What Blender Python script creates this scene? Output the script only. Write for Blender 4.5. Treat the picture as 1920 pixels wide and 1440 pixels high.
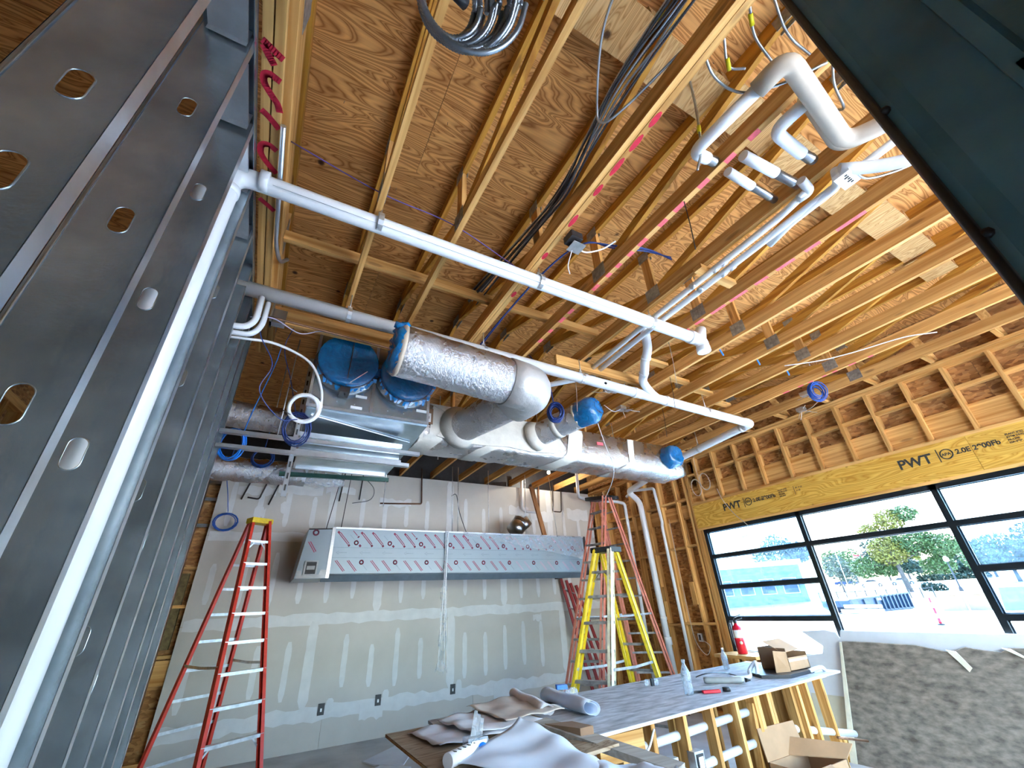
import bpy, bmesh, math, random
from mathutils import Vector, Matrix
random.seed(7)
for o in list(bpy.data.objects):
    bpy.data.objects.remove(o)
SC = bpy.context.scene
COL = SC.collection

# ------------------------------------------------------------------ camera
# world: X along the drywall wall, Y into the room towards it, Z up; metres
RIGHT = Vector((0.875065670289487, -0.4818894820777245, -0.04519512964550243))
DOWN = Vector((0.19410660535382845, 0.43494518225256995, -0.8792868213463065))
FWD = Vector((0.4433764748369321, 0.760661038504103, 0.47414352896885026))
cam_data = bpy.data.cameras.new('camera')
cam = bpy.data.objects.new('camera', cam_data)
COL.objects.link(cam)
cam_data.sensor_fit = 'HORIZONTAL'
cam_data.sensor_width = 36.0
cam_data.lens = 776.61 / 1920 * 36.0
cam_data.clip_start = 0.05
cam_data.clip_end = 900
cam.matrix_world = Matrix(((RIGHT.x, -DOWN.x, -FWD.x, 0), (RIGHT.y, -DOWN.y, -FWD.y, 0),
                           (RIGHT.z, -DOWN.z, -FWD.z, 1.65), (0, 0, 0, 1)))
SC.camera = cam

# ------------------------------------------------------------------ sky, sun, exposure
SUN_DIR = Vector((0.87 * math.cos(math.radians(50)), 0.5 * math.cos(math.radians(50)), math.sin(math.radians(50)))).normalized()
world = bpy.data.worlds.new('sky')
SC.world = world
world.use_nodes = True
wn = world.node_tree.nodes
wl = world.node_tree.links
wn.clear()
sky = wn.new('ShaderNodeTexSky')
sky.sky_type = 'NISHITA'
sky.sun_disc = False
sky.sun_elevation = math.radians(50)
sky.sun_rotation = math.atan2(SUN_DIR.x, SUN_DIR.y)
sky.air_density = 1.2
sky.dust_density = 2.2
sky.ozone_density = 1.5
wbg = wn.new('ShaderNodeBackground')
wbg.inputs['Strength'].default_value = 0.55
wout = wn.new('ShaderNodeOutputWorld')
wl.new(sky.outputs[0], wbg.inputs[0])
wl.new(wbg.outputs[0], wout.inputs[0])
sun_data = bpy.data.lights.new('sun', 'SUN')
sun_data.energy = 5.6
sun_data.angle = math.radians(0.53)
sun_data.color = (1.0, 0.97, 0.93)
sun = bpy.data.objects.new('sun', sun_data)
COL.objects.link(sun)
sun.rotation_euler = SUN_DIR.to_track_quat('Z', 'Y').to_euler()
SC.view_settings.view_transform = 'Standard'
SC.view_settings.look = 'None'
SC.view_settings.gamma = 1.0
SC.view_settings.use_curve_mapping = False
SC.view_settings.exposure = 3.65
SC.cycles.max_bounces = 9
SC.cycles.diffuse_bounces = 5
SC.cycles.transparent_max_bounces = 16
SC.cycles.sample_clamp_indirect = 8.0
SC.cycles.caustics_reflective = False
SC.cycles.caustics_refractive = False

# ------------------------------------------------------------------ mesh helpers
class MB:
    """collects shapes and links them as one mesh object"""
    def __init__(s):
        s.v = []; s.f = []; s.smooth = []
    def add(s, vs, fs, smooth=False):
        k = len(s.v)
        s.v += [tuple(p) for p in vs]
        s.f += [tuple(i + k for i in f) for f in fs]
        s.smooth += [smooth] * len(fs)
        return s
    def box(s, x0, x1, y0, y1, z0, z1):
        return s.add([(x0,y0,z0),(x1,y0,z0),(x1,y1,z0),(x0,y1,z0),(x0,y0,z1),(x1,y0,z1),(x1,y1,z1),(x0,y1,z1)],
                     [(0,3,2,1),(4,5,6,7),(0,1,5,4),(1,2,6,5),(2,3,7,6),(3,0,4,7)])
    def board(s, p0, p1, w, h, up=(0,0,1)):
        a = Vector(p0); b = Vector(p1); d = (b - a).normalized(); u = Vector(up)
        side = d.cross(u)
        if side.length < 1e-4: side = d.cross(Vector((0,1,0)))
        side.normalize(); u = side.cross(d).normalized()
        vs = []
        for p in (a, b):
            for sx, sz in ((-1,-1),(1,-1),(1,1),(-1,1)):
                vs.append(p + side*(sx*w/2) + u*(sz*h/2))
        return s.add(vs, [(0,1,2,3),(7,6,5,4),(0,4,5,1),(1,5,6,2),(2,6,7,3),(3,7,4,0)])
    def tube(s, pts, r, n=8, caps=True, closed=False):
        pts = [Vector(p) for p in pts]; m = len(pts)
        if m < 2: return s
        rs = r if isinstance(r, (list, tuple)) else [r]*m
        vs = []; prev = None
        for i, p in enumerate(pts):
            if closed: d = pts[(i+1) % m] - pts[i-1]
            else: d = pts[min(i+1, m-1)] - pts[max(i-1, 0)]
            if d.length < 1e-9: d = Vector((0,0,1))
            d.normalize()
            if prev is None:
                q = Vector((0,0,1)) if abs(d.z) < .9 else Vector((1,0,0))
                a = d.cross(q).normalized()
            else:
                a = prev - d*prev.dot(d)
                if a.length < 1e-6: a = d.cross(Vector((0.3,0.5,0.8)))
                a.normalize()
            prev = a; b = d.cross(a)
            for k in range(n):
                t = 2*math.pi*k/n
                vs.append(p + a*(math.cos(t)*rs[i]) + b*(math.sin(t)*rs[i]))
        fs = []
        for i in range(m if closed else m-1):
            j = (i+1) % m
            for k in range(n):
                fs.append((i*n+k, i*n+(k+1)%n, j*n+(k+1)%n, j*n+k))
        s.add(vs, fs, True)
        if caps and not closed:
            k0 = len(s.v) - m*n
            s.f.append(tuple(k0 + k for k in range(n-1, -1, -1))); s.smooth.append(False)
            s.f.append(tuple(k0 + (m-1)*n + k for k in range(n))); s.smooth.append(False)
        return s
    def lathe(s, p0, p1, prof, n=16, smooth=True):
        """prof: (t along p0-p1 in metres, radius)"""
        a = Vector(p0); d = (Vector(p1) - a).normalized()
        q = Vector((0,0,1)) if abs(d.z) < .9 else Vector((1,0,0))
        e = d.cross(q).normalized(); g = d.cross(e)
        vs = []
        for t, r in prof:
            for k in range(n):
                th = 2*math.pi*k/n
                vs.append(a + d*t + e*(r*math.cos(th)) + g*(r*math.sin(th)))
        fs = []
        for i in range(len(prof)-1):
            for k in range(n):
                fs.append((i*n+k, (i+1)*n+k, (i+1)*n+(k+1)%n, i*n+(k+1)%n))
        m = len(prof)
        fs.append(tuple(range(n)))
        fs.append(tuple((m-1)*n + k for k in range(n-1, -1, -1)))
        return s.add(vs, fs, smooth)
    def prism(s, pts, vec):
        n = len(pts); v = Vector(vec); a = [Vector(p) for p in pts]
        vs = a + [p + v for p in a]
        fs = [tuple(range(n-1, -1, -1)), tuple(range(n, 2*n))]
        fs += [(i, (i+1) % n, n + (i+1) % n, n + i) for i in range(n)]
        return s.add(vs, fs)
    def grid(s, fn, nu, nv, thick=0.0):
        vs = [Vector(fn(i/nu, j/nv)) for j in range(nv+1) for i in range(nu+1)]
        fs = [(j*(nu+1)+i, j*(nu+1)+i+1, (j+1)*(nu+1)+i+1, (j+1)*(nu+1)+i) for j in range(nv) for i in range(nu)]
        return s.add(vs, fs, True)
    def ico(s, c, r, jit=0.0, sub=2, sc=(1,1,1), rnd=None):
        bm = bmesh.new(); bmesh.ops.create_icosphere(bm, subdivisions=sub, radius=1.0)
        rnd = rnd or random
        vs = []
        for v in bm.verts:
            k = r*(1 + rnd.uniform(-jit, jit))
            vs.append((c[0]+v.co.x*k*sc[0], c[1]+v.co.y*k*sc[1], c[2]+v.co.z*k*sc[2]))
        fs = [tuple(v.index for v in f.verts) for f in bm.faces]
        bm.free()
        return s.add(vs, fs, True)
    def obj(s, name, mat, parent=None, kind=None, label=None, bevel=0.0):
        me = bpy.data.meshes.new(name)
        me.from_pydata(s.v, [], s.f)
        me.polygons.foreach_set('use_smooth', s.smooth)
        me.update()
        bm = bmesh.new(); bm.from_mesh(me)
        bmesh.ops.recalc_face_normals(bm, faces=bm.faces)
        bm.to_mesh(me); bm.free()
        o = bpy.data.objects.new(name, me)
        COL.objects.link(o)
        if mat: me.materials.append(mat)
        if parent is not None: o.parent = parent
        if kind: o['kind'] = kind
        if label: o['label'] = label
        if bevel:
            m = o.modifiers.new('edge', 'BEVEL'); m.width = bevel; m.segments = 2; m.limit_method = 'ANGLE'
        return o

TOPS = []
def tag(o, label, cat, group=None, kind=None):
    o['label'] = label; o['category'] = cat
    if group: o['group'] = group
    if kind: o['kind'] = kind
    TOPS.append(o)
    return o
def thing(name, label, cat, group=None, kind=None):
    o = bpy.data.objects.new(name, None); COL.objects.link(o)
    o.empty_display_size = 0.1
    return tag(o, label, cat, group, kind)

def spline(pts, k=6, closed=False):
    """Catmull-Rom through pts"""
    P = [Vector(p) for p in pts]; n = len(P); out = []
    rng = range(n if closed else n-1)
    for i in rng:
        p0 = P[(i-1) % n] if closed or i > 0 else P[0]*2 - P[1]
        p1 = P[i]; p2 = P[(i+1) % n]
        p3 = P[(i+2) % n] if closed or i+2 < n else P[-1]*2 - P[-2]
        for j in range(k):
            t = j/k
            out.append(0.5*((2*p1) + (p2-p0)*t + (2*p0-5*p1+4*p2-p3)*t*t + (3*p1-p0-3*p2+p3)*t**3))
    if not closed: out.append(P[-1])
    return out
def bend(pts, r, k=5):
    """polyline with rounded corners of radius r"""
    P = [Vector(p) for p in pts]; out = [P[0]]
    for i in range(1, len(P)-1):
        a = (P[i-1]-P[i]); b = (P[i+1]-P[i])
        q = min(r, a.length*.49, b.length*.49)
        s = P[i] + a.normalized()*q; e = P[i] + b.normalized()*q
        for j in range(k+1):
            t = j/k
            out.append(s*(1-t)**2 + P[i]*2*t*(1-t) + e*t*t)
    out.append(P[-1])
    return out
def loop_coil(c, ax, r, turns, jit, n=18, tilt=0.0, seed=1, sq=(1,1)):
    """points of a loose coil about centre c; ax: axis"""
    rd = random.Random(seed)
    a = Vector(ax).normalized(); q = Vector((0,0,1)) if abs(a.z) < .9 else Vector((1,0,0))
    e = a.cross(q).normalized(); g = e.cross(a).normalized()
    out = []
    ph = [rd.uniform(-1,1) for _ in range(turns+2)]; tl = [rd.uniform(-1,1) for _ in range(turns+2)]; t2 = [rd.uniform(0,6.28) for _ in range(turns+2)]
    for i in range(turns*n+1):
        th = 2*math.pi*i/n; t = i/n; k = int(t); w = t-k
        rr = r*(1 + jit*(ph[k]*(1-w) + ph[k+1]*w))
        off = jit*r*(ph[(k+1) % len(ph)]*(1-w) + ph[(k+2) % len(ph)]*w) + tilt*r*(tl[k]*math.sin(th+t2[k])*(1-w) + tl[k+1]*math.sin(th+t2[k+1])*w)
        out.append(Vector(c) + e*(rr*math.cos(th)*sq[0]) + g*(rr*math.sin(th)*sq[1]) + a*off)
    return out

# ------------------------------------------------------------------ materials
def nt(name):
    m = bpy.data.materials.new(name); m.use_nodes = True
    t = m.node_tree
    return m, t.nodes, t.links, t.nodes['Principled BSDF']
def ramp(N, stops, interp='LINEAR'):
    r = N.new('ShaderNodeValToRGB'); c = r.color_ramp; c.interpolation = interp
    while len(c.elements) > 1: c.elements.remove(c.elements[-1])
    c.elements[0].position = stops[0][0]; c.elements[0].color = (*stops[0][1], 1)
    for p, col in stops[1:]:
        e = c.elements.new(p); e.color = (*col, 1)
    return r
def coords(N, L, scale=(1,1,1), kind='Object', rnd=True):
    tc = N.new('ShaderNodeTexCoord'); mp = N.new('ShaderNodeMapping')
    mp.inputs['Scale'].default_value = scale
    L.new(tc.outputs[kind], mp.inputs['Vector'])
    if rnd:
        oi = N.new('ShaderNodeObjectInfo'); mu = N.new('ShaderNodeVectorMath'); mu.operation = 'SCALE'
        cx = N.new('ShaderNodeCombineXYZ')
        for k in range(3): L.new(oi.outputs['Random'], cx.inputs[k])
        L.new(cx.outputs[0], mu.inputs[0]); mu.inputs['Scale'].default_value = 37.0
        L.new(mu.outputs[0], mp.inputs['Location'])
    return mp
def noise(N, L, mp, scale, detail=4, rough=.55, dist=0):
    n = N.new('ShaderNodeTexNoise'); n.inputs['Scale'].default_value = scale
    n.inputs['Detail'].default_value = detail; n.inputs['Roughness'].default_value = rough
    n.inputs['Distortion'].default_value = dist
    if mp: L.new(mp.outputs[0], n.inputs['Vector'])
    return n
def bump(N, L, src, b, strength=.3, dist=.01):
    bp = N.new('ShaderNodeBump'); bp.inputs['Strength'].default_value = strength; bp.inputs['Distance'].default_value = dist
    L.new(src, bp.inputs['Height']); L.new(bp.outputs[0], b.inputs['Normal'])
    return bp
def rand_bright(N, L, col_out, amt, hue=0.0):
    oi = N.new('ShaderNodeObjectInfo'); mr = N.new('ShaderNodeMapRange')
    mr.inputs['To Min'].default_value = 1-amt; mr.inputs['To Max'].default_value = 1+amt
    L.new(oi.outputs['Random'], mr.inputs['Value'])
    hs = N.new('ShaderNodeHueSaturation'); L.new(mr.outputs[0], hs.inputs['Value']); L.new(col_out, hs.inputs['Color'])
    return hs.outputs[0]
def plain(name, col, rough=.6, metal=0.0, var=.12, scale=6, bmp=0.0, bscale=40, rnd=0.0, detail=4, spec=.5, stretch=(1,1,1)):
    m, N, L, b = nt(name)
    mp = coords(N, L, stretch)
    n = noise(N, L, mp, scale, detail)
    d = tuple(max(0, c*(1-var)) for c in col); l = tuple(min(1, c*(1+var)) for c in col)
    r = ramp(N, [(.3, d), (.7, l)]); L.new(n.outputs['Fac'], r.inputs[0])
    out = r.outputs[0]
    if rnd: out = rand_bright(N, L, out, rnd)
    L.new(out, b.inputs['Base Color'])
    b.inputs['Roughness'].default_value = rough; b.inputs['Metallic'].default_value = metal
    b.inputs['Specular IOR Level'].default_value = spec
    if bmp:
        n2 = noise(N, L, mp, bscale, 5); bump(N, L, n2.outputs['Fac'], b, bmp)
    return m
def wood(name, axis, light, dark, knots=.5, rough=.7, rnd=.16):
    """sawn softwood with the grain along an axis"""
    m, N, L, b = nt(name)
    sc = [22, 22, 22]; sc[axis] = 0.7
    mp = coords(N, L, tuple(sc))
    n = noise(N, L, mp, 1.0, 3, .5, .6)
    mid = tuple((a+c)/2 for a, c in zip(light, dark))
    r = ramp(N, [(.28, dark), (.48, mid), (.62, light), (.8, mid)]); L.new(n.outputs['Fac'], r.inputs[0])
    # broad tone
    mp2 = coords(N, L, (1,1,1)); n2 = noise(N, L, mp2, 1.1, 2)
    mr = N.new('ShaderNodeMapRange'); mr.inputs['To Min'].default_value = .75; mr.inputs['To Max'].default_value = 1.2
    L.new(n2.outputs['Fac'], mr.inputs['Value'])
    hs = N.new('ShaderNodeHueSaturation'); L.new(mr.outputs[0], hs.inputs['Value']); L.new(r.outputs[0], hs.inputs['Color'])
    # knots
    sk = [9, 9, 9]; sk[axis] = 2.4
    mp3 = coords(N, L, tuple(sk)); vo = N.new('ShaderNodeTexVoronoi'); vo.inputs['Scale'].default_value = .8
    L.new(mp3.outputs[0], vo.inputs['Vector'])
    kr = ramp(N, [(0, (1,1,1)), (.09, (.9,.9,.9)), (.15, (0,0,0))]); L.new(vo.outputs['Distance'], kr.inputs[0])
    mx = N.new('ShaderNodeMix'); mx.data_type = 'RGBA'
    ml = N.new('ShaderNodeMath'); ml.operation = 'MULTIPLY'; ml.inputs[1].default_value = knots
    L.new(kr.outputs[0], ml.inputs[0]); L.new(ml.outputs[0], mx.inputs['Factor'])
    L.new(hs.outputs[0], mx.inputs['A']); mx.inputs['B'].default_value = (.12, .05, .02, 1)
    L.new(rand_bright(N, L, mx.outputs['Result'], rnd), b.inputs['Base Color'])
    b.inputs['Roughness'].default_value = rough
    b.inputs['Specular IOR Level'].default_value = .25
    bump(N, L, n.outputs['Fac'], b, .15, .003)
    return m
def plywood(name, axis, light, dark, scale=1.0, rnd=.08):
    """rotary-cut veneer: cathedral figure drawn out along an axis"""
    m, N, L, b = nt(name)
    sc = [3.4*scale]*3; sc[axis] = .55*scale
    mp = coords(N, L, tuple(sc))
    n0 = noise(N, L, mp, 1.0, 2, .4, .5)
    wv = N.new('ShaderNodeMath'); wv.operation = 'MULTIPLY'; wv.inputs[1].default_value = 120.0
    L.new(n0.outputs['Fac'], wv.inputs[0])
    sn = N.new('ShaderNodeMath'); sn.operation = 'SINE'; L.new(wv.outputs[0], sn.inputs[0])
    mid = tuple(a*.6+c*.4 for a, c in zip(light, dark))
    mr = N.new('ShaderNodeMapRange'); mr.inputs['From Min'].default_value = -1; L.new(sn.outputs[0], mr.inputs['Value'])
    r = ramp(N, [(0, light), (.55, mid), (.85, dark), (1, mid)]); L.new(mr.outputs[0], r.inputs[0])
    fs = [60]*3; fs[axis] = 2
    mp2 = coords(N, L, tuple(fs)); n2 = noise(N, L, mp2, 1, 3)
    m2 = N.new('ShaderNodeMapRange'); m2.inputs['To Min'].default_value = .72; m2.inputs['To Max'].default_value = 1.25
    L.new(n2.outputs['Fac'], m2.inputs['Value'])
    hs = N.new('ShaderNodeHueSaturation'); L.new(m2.outputs[0], hs.inputs['Value']); L.new(r.outputs[0], hs.inputs['Color'])
    mp3 = coords(N, L, (3,3,3)); vo = N.new('ShaderNodeTexVoronoi'); vo.inputs['Scale'].default_value = .9
    L.new(mp3.outputs[0], vo.inputs['Vector'])
    kr = ramp(N, [(0, (1,1,1)), (.045, (.9,.9,.9)), (.085, (0,0,0))]); L.new(vo.outputs['Distance'], kr.inputs[0])
    mx = N.new('ShaderNodeMix'); mx.data_type = 'RGBA'
    L.new(kr.outputs[0], mx.inputs['Factor']); L.new(hs.outputs[0], mx.inputs['A']); mx.inputs['B'].default_value = (.05, .02, .01, 1)
    L.new(rand_bright(N, L, mx.outputs['Result'], rnd), b.inputs['Base Color'])
    b.inputs['Roughness'].default_value = .75; b.inputs['Specular IOR Level'].default_value = .2
    return m
def osb_mat(name, cols):
    m, N, L, b = nt(name)
    mp = coords(N, L, (16, 16, 34)); n0 = noise(N, L, mp, .35, 2)
    vo = N.new('ShaderNodeTexVoronoi'); vo.inputs['Scale'].default_value = 1.0
    L.new(mp.outputs[0], vo.inputs['Vector'])
    sp = N.new('ShaderNodeSeparateColor'); L.new(vo.outputs['Color'], sp.inputs[0])
    r = ramp(N, [(i/(len(cols)-1), c) for i, c in enumerate(cols)]); L.new(sp.outputs[0], r.inputs[0])
    mp2 = coords(N, L, (5, 5, 60)); n2 = noise(N, L, mp2, 1, 3)
    mr = N.new('ShaderNodeMapRange'); mr.inputs['To Min'].default_value = .55; mr.inputs['To Max'].default_value = 1.4
    L.new(n2.outputs['Fac'], mr.inputs['Value'])
    hs = N.new('ShaderNodeHueSaturation'); L.new(mr.outputs[0], hs.inputs['Value']); L.new(r.outputs[0], hs.inputs['Color'])
    L.new(hs.outputs[0], b.inputs['Base Color']); b.inputs['Roughness'].default_value = .8
    bump(N, L, sp.outputs[1], b, .3, .004)
    return m
def foil_mat(name, col=(.86,.86,.88), rough=.22, stretch=(6,6,6), strength=.55):
    m, N, L, b = nt(name)
    b.inputs['Base Color'].default_value = (*col, 1); b.inputs['Metallic'].default_value = 1.0
    mp = coords(N, L, stretch); n = noise(N, L, mp, 4, 6, .62, .8)
    mp2 = coords(N, L, (1,1,1)); n2 = noise(N, L, mp2, 5, 3)
    r = ramp(N, [(.3, (rough*.6,)*3), (.7, (rough*1.7,)*3)]); L.new(n2.outputs['Fac'], r.inputs[0])
    L.new(r.outputs[0], b.inputs['Roughness'])
    bump(N, L, n.outputs['Fac'], b, strength, .02)
    return m
def film_mat(name, col, rough=.15, alpha=.9):
    m, N, L, b = nt(name)
    mp = coords(N, L, (5,5,5)); n = noise(N, L, mp, 3, 4, .6, 1.2)
    r = ramp(N, [(.3, tuple(c*.5 for c in col)), (.72, col)]); L.new(n.outputs['Fac'], r.inputs[0])
    L.new(r.outputs[0], b.inputs['Base Color'])
    b.inputs['Roughness'].default_value = rough; b.inputs['Alpha'].default_value = alpha
    b.inputs['Coat Weight'].default_value = .5
    bump(N, L, n.outputs['Fac'], b, .6, .02)
    return m
def glass_mat(name, tint, haze, hazecol=(.8,.9,1), gloss=.06):
    m = bpy.data.materials.new(name); m.use_nodes = True
    N = m.node_tree.nodes; L = m.node_tree.links; N.clear()
    o = N.new('ShaderNodeOutputMaterial')
    tr = N.new('ShaderNodeBsdfTransparent'); tr.inputs[0].default_value = (*tint, 1)
    gl = N.new('ShaderNodeBsdfGlossy'); gl.inputs['Roughness'].default_value = .02
    a = N.new('ShaderNodeMixShader'); a.inputs[0].default_value = gloss
    L.new(tr.outputs[0], a.inputs[1]); L.new(gl.outputs[0], a.inputs[2])
    if haze > 0:
        df = N.new('ShaderNodeBsdfTranslucent'); df.inputs[0].default_value = (*hazecol, 1)
        tc = N.new('ShaderNodeTexCoord'); mp = N.new('ShaderNodeMapping'); mp.inputs['Scale'].default_value = (2, 2, 5)
        L.new(tc.outputs['Object'], mp.inputs['Vector'])
        n = noise(N, L, mp, 4, 6, .65, .6)
        r = ramp(N, [(.35, (haze*.4,)*3), (.75, (haze*1.6,)*3)]); L.new(n.outputs['Fac'], r.inputs[0])
        c = N.new('ShaderNodeMixShader'); L.new(r.outputs[0], c.inputs[0])
        L.new(a.outputs[0], c.inputs[1]); L.new(df.outputs[0], c.inputs[2])
        L.new(c.outputs[0], o.inputs[0])
    else:
        L.new(a.outputs[0], o.inputs[0])
    return m
def armor_mat(name, col):
    """spiral-wound metal jacket: ridges come from a wave along the length (UV-free, object space)"""
    return plain(name, col, .32, .9, .1, 30)
def emit_mat(name, col, s):
    m = bpy.data.materials.new(name); m.use_nodes = True
    N = m.node_tree.nodes; L = m.node_tree.links; N.clear()
    o = N.new('ShaderNodeOutputMaterial'); e = N.new('ShaderNodeEmission')
    e.inputs[0].default_value = (*col, 1); e.inputs[1].default_value = s
    L.new(e.outputs[0], o.inputs[0])
    return m

WL, WD = (.74, .43, .15), (.42, .178, .035)
WX = wood('pine_lumber_x', 0, WL, WD)
WY = wood('pine_lumber_y', 1, WL, WD)
WZ = wood('pine_lumber_z', 2, WL, WD)
WTOP = wood('pine_chord', 1, (.58, .29, .045), (.31, .115, .012), .6)
WOLD = wood('grey_lumber', 0, (.35, .31, .27), (.2, .17, .14), .3)
LVL = plywood('lvl_veneer', 1, (.70, .43, .085), (.48, .24, .026), 1.5)
DECK = plywood('roof_plywood', 0, (.74, .375, .125), (.32, .118, .025), 1.55)
PLYX = plywood('bench_plywood', 0, (.40, .30, .20), (.22, .14, .08), 1.4)
PATCH = plywood('block_plywood', 1, (.68, .44, .20), (.42, .22, .07), 2.0)
OSB = osb_mat('osb', [(.22,.09,.025), (.42,.19,.06), (.55,.28,.09), (.30,.13,.035), (.62,.36,.14)])
GALV = plain('galvanized_steel', (.42, .49, .53), .27, .85, .30, 4, .05, 60)
GALV2 = plain('bright_galvanized', (.60, .64, .68), .3, .9, .12, 8)
ZINC = plain('zinc_plated_steel', (.62, .63, .63), .35, .85, .15, 20)
PLATE = plain('toothed_plate_steel', (.34, .33, .30), .5, .6, .3, 30, .5, 90)
PVC = plain('white_pvc', (.68, .70, .72), .28, 0, .03, 3)
FOAM = plain('white_foam_insulation', (.66, .68, .70), .6, 0, .05, 6, .1, 30)
FOAMB = plain('taped_insulation', (.50, .42, .33), .6, 0, .08, 5, .15, 20)
FOIL = foil_mat('foil_facing', (.60,.59,.60), .24, (14,9,9), .75)
FOILT = plain('foil_tape', (.55,.545,.53), .42, .45, .08, 8, .7, 16)
FOILB = foil_mat('foil_facing_trunk', (.60,.56,.52), .27, (5,12,12), .6)
MASTIC = plain('mastic_sealant', (.60, .57, .50), .6, 0, .1, 9, .5, 14)
BLUEF = film_mat('blue_film', (.0, .16, .42), .14, .97)
BLUEF2 = film_mat('bright_blue_film', (.0, .25, .68), .18, .95)
DRY = plain('drywall_paper', (.56, .53, .475), .85, 0, .05, 2.5)
MUD = plain('joint_compound', (.68, .68, .66), .8, 0, .06, 7)
CONC = plain('concrete_floor', (.50, .49, .47), .75, 0, .18, 2.2, .05, 30)
RED = plain('red_fiberglass', (.62, .05, .03), .42, 0, .15, 14)
ORANGE = plain('faded_orange_fiberglass', (.62, .22, .15), .5, 0, .18, 12)
YELLOW = plain('yellow_fiberglass', (.78, .58, .03), .45, 0, .2, 12)
YELCAP = plain('yellow_plastic', (.80, .55, .02), .45, 0, .2, 18)
ALUM = plain('worn_aluminium', (.62, .64, .66), .38, .75, .25, 16)
ALUMD = plain('dirty_aluminium', (.36, .35, .34), .55, .5, .35, 14)
BLACKP = plain('black_plastic', (.02, .02, .022), .45, 0, .3, 20)
BLKFRAME = plain('black_anodised_frame', (.012, .016, .02), .32, .4, .2, 10)
JAMB = plain('dark_painted_steel', (.09, .25, .36), .36, .1, .3, 5, .06, 120)
SSFILM = plain('film_covered_stainless', (.27, .32, .35), .42, .2, .03, 2)
SSTEEL = plain('stainless_steel', (.40, .40, .40), .3, 1.0, .1, 12, 0, 40, 0, 4, .5, (1,1,12))
INKR = plain('red_print', (.30, .04, .08), .6, 0, .1, 12)
INKD = plain('dark_red_print', (.18, .02, .05), .6, 0, .1, 12)
INKG = plain('grey_print', (.20, .25, .28), .6, 0, .1, 12)
INKB = plain('black_ink', (.035, .035, .03), .8, 0, .5, 60)
REDSPRAY = plain('red_spray_paint', (.62, .015, .045), .7, 0, .2, 30)
PINKSPRAY = plain('faded_red_spray', (.80, .13, .15), .7, 0, .2, 30)
CABLE = armor_mat('armored_cable', (.42, .45, .48))
CABLED = plain('dark_cable', (.05, .055, .065), .35, .3, .3, 30)
BLUEW = plain('blue_cable', (.012, .09, .42), .4, 0, .2, 20)
NAVYW = plain('navy_cable', (.008, .03, .16), .4, 0, .2, 20)
WHITEW = plain('white_cable', (.78, .79, .80), .4, 0, .06, 20)
PURPLE = plain('purple_wire', (.09, .05, .20), .5, 0, .1, 20)
COPPER = plain('weathered_copper', (.20, .10, .055), .45, .7, .3, 18)
IRON = plain('black_iron_pipe', (.05, .04, .035), .5, .5, .3, 18)
YTAG = plain('yellow_tag', (.62, .58, .01), .5, 0, .1, 20)
GREEN = plain('green_painted_steel', (.012, .06, .045), .5, .2, .3, 14)
GREENT = plain('green_tape', (.03, .45, .03), .5, 0, .2, 20)
KRAFT = plain('kraft_paper_face', (.21, .18, .145), .92, 0, .5, 9, .15, 40, 0, 9, .3, (1,1,2.2))
GYP = plain('pale_gypsum_paper', (.66, .69, .73), .85, 0, .05, 6)
CREAM = plain('cream_torn_paper', (.72, .68, .52), .85, 0, .1, 12)
CARD = plain('cardboard', (.42, .25, .13), .85, 0, .12, 5)
CARDD = plain('cardboard_inside', (.24, .14, .08), .9, 0, .12, 5)
PAPER = plain('drawing_paper', (.72, .70, .72), .75, 0, .08, 7, .1, 8)
PAPERB = plain('bluish_paper', (.66, .72, .82), .6, 0, .06, 5, .12, 6)
PLASTIC = film_mat('clear_plastic', (.80, .88, .95), .12, .35)
BOTTLE = film_mat('clear_bottle', (.62, .74, .86), .06, .42)
REDPAINT = plain('red_enamel', (.62, .01, .03), .25, 0, .08, 5)
GREYP = plain('grey_plastic', (.30, .31, .30), .5, 0, .15, 12)
WHITEP = plain('white_plastic', (.80, .81, .82), .4, 0, .04, 9)
BLUEP = plain('blue_plastic', (.01, .17, .62), .35, 0, .1, 9)
DARKV = plain('dark_bench_stain', (.25, .25, .26), .8, 0, .45, 6)
BENCH = plain('dusty_bench_top', (.44, .45, .47), .7, 0, .42, 5, .1, 30, 0, 8, .4, (1.2, 4, 1))
INSUL = plain('dark_insulation', (.16, .12, .05), .95, 0, .4, 20, .6, 40)
GLASS = glass_mat('tinted_pane', (.56, .65, .71), 0.0)
GLASSC = glass_mat('clear_pane', (.95, .98, 1.0), 0.0)
HAZE = glass_mat('filmed_pane', (.36, .50, .62), .02, (.55, .75, 1.0))
HAZE2 = glass_mat('lightly_filmed_pane', (.60, .76, .86), .01, (.7, .88, 1.0))
TANCABLE = plain('tan_cable', (.45, .38, .30), .6, 0, .1, 12)

# ------------------------------------------------------------------ floor
flo = MB().box(-3.2, 6.9, -2.4, 8.3, -.12, 0).obj('floor', CONC)
tag(flo, 'grey dusty concrete slab under the whole room', 'floor', kind='structure')

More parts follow.
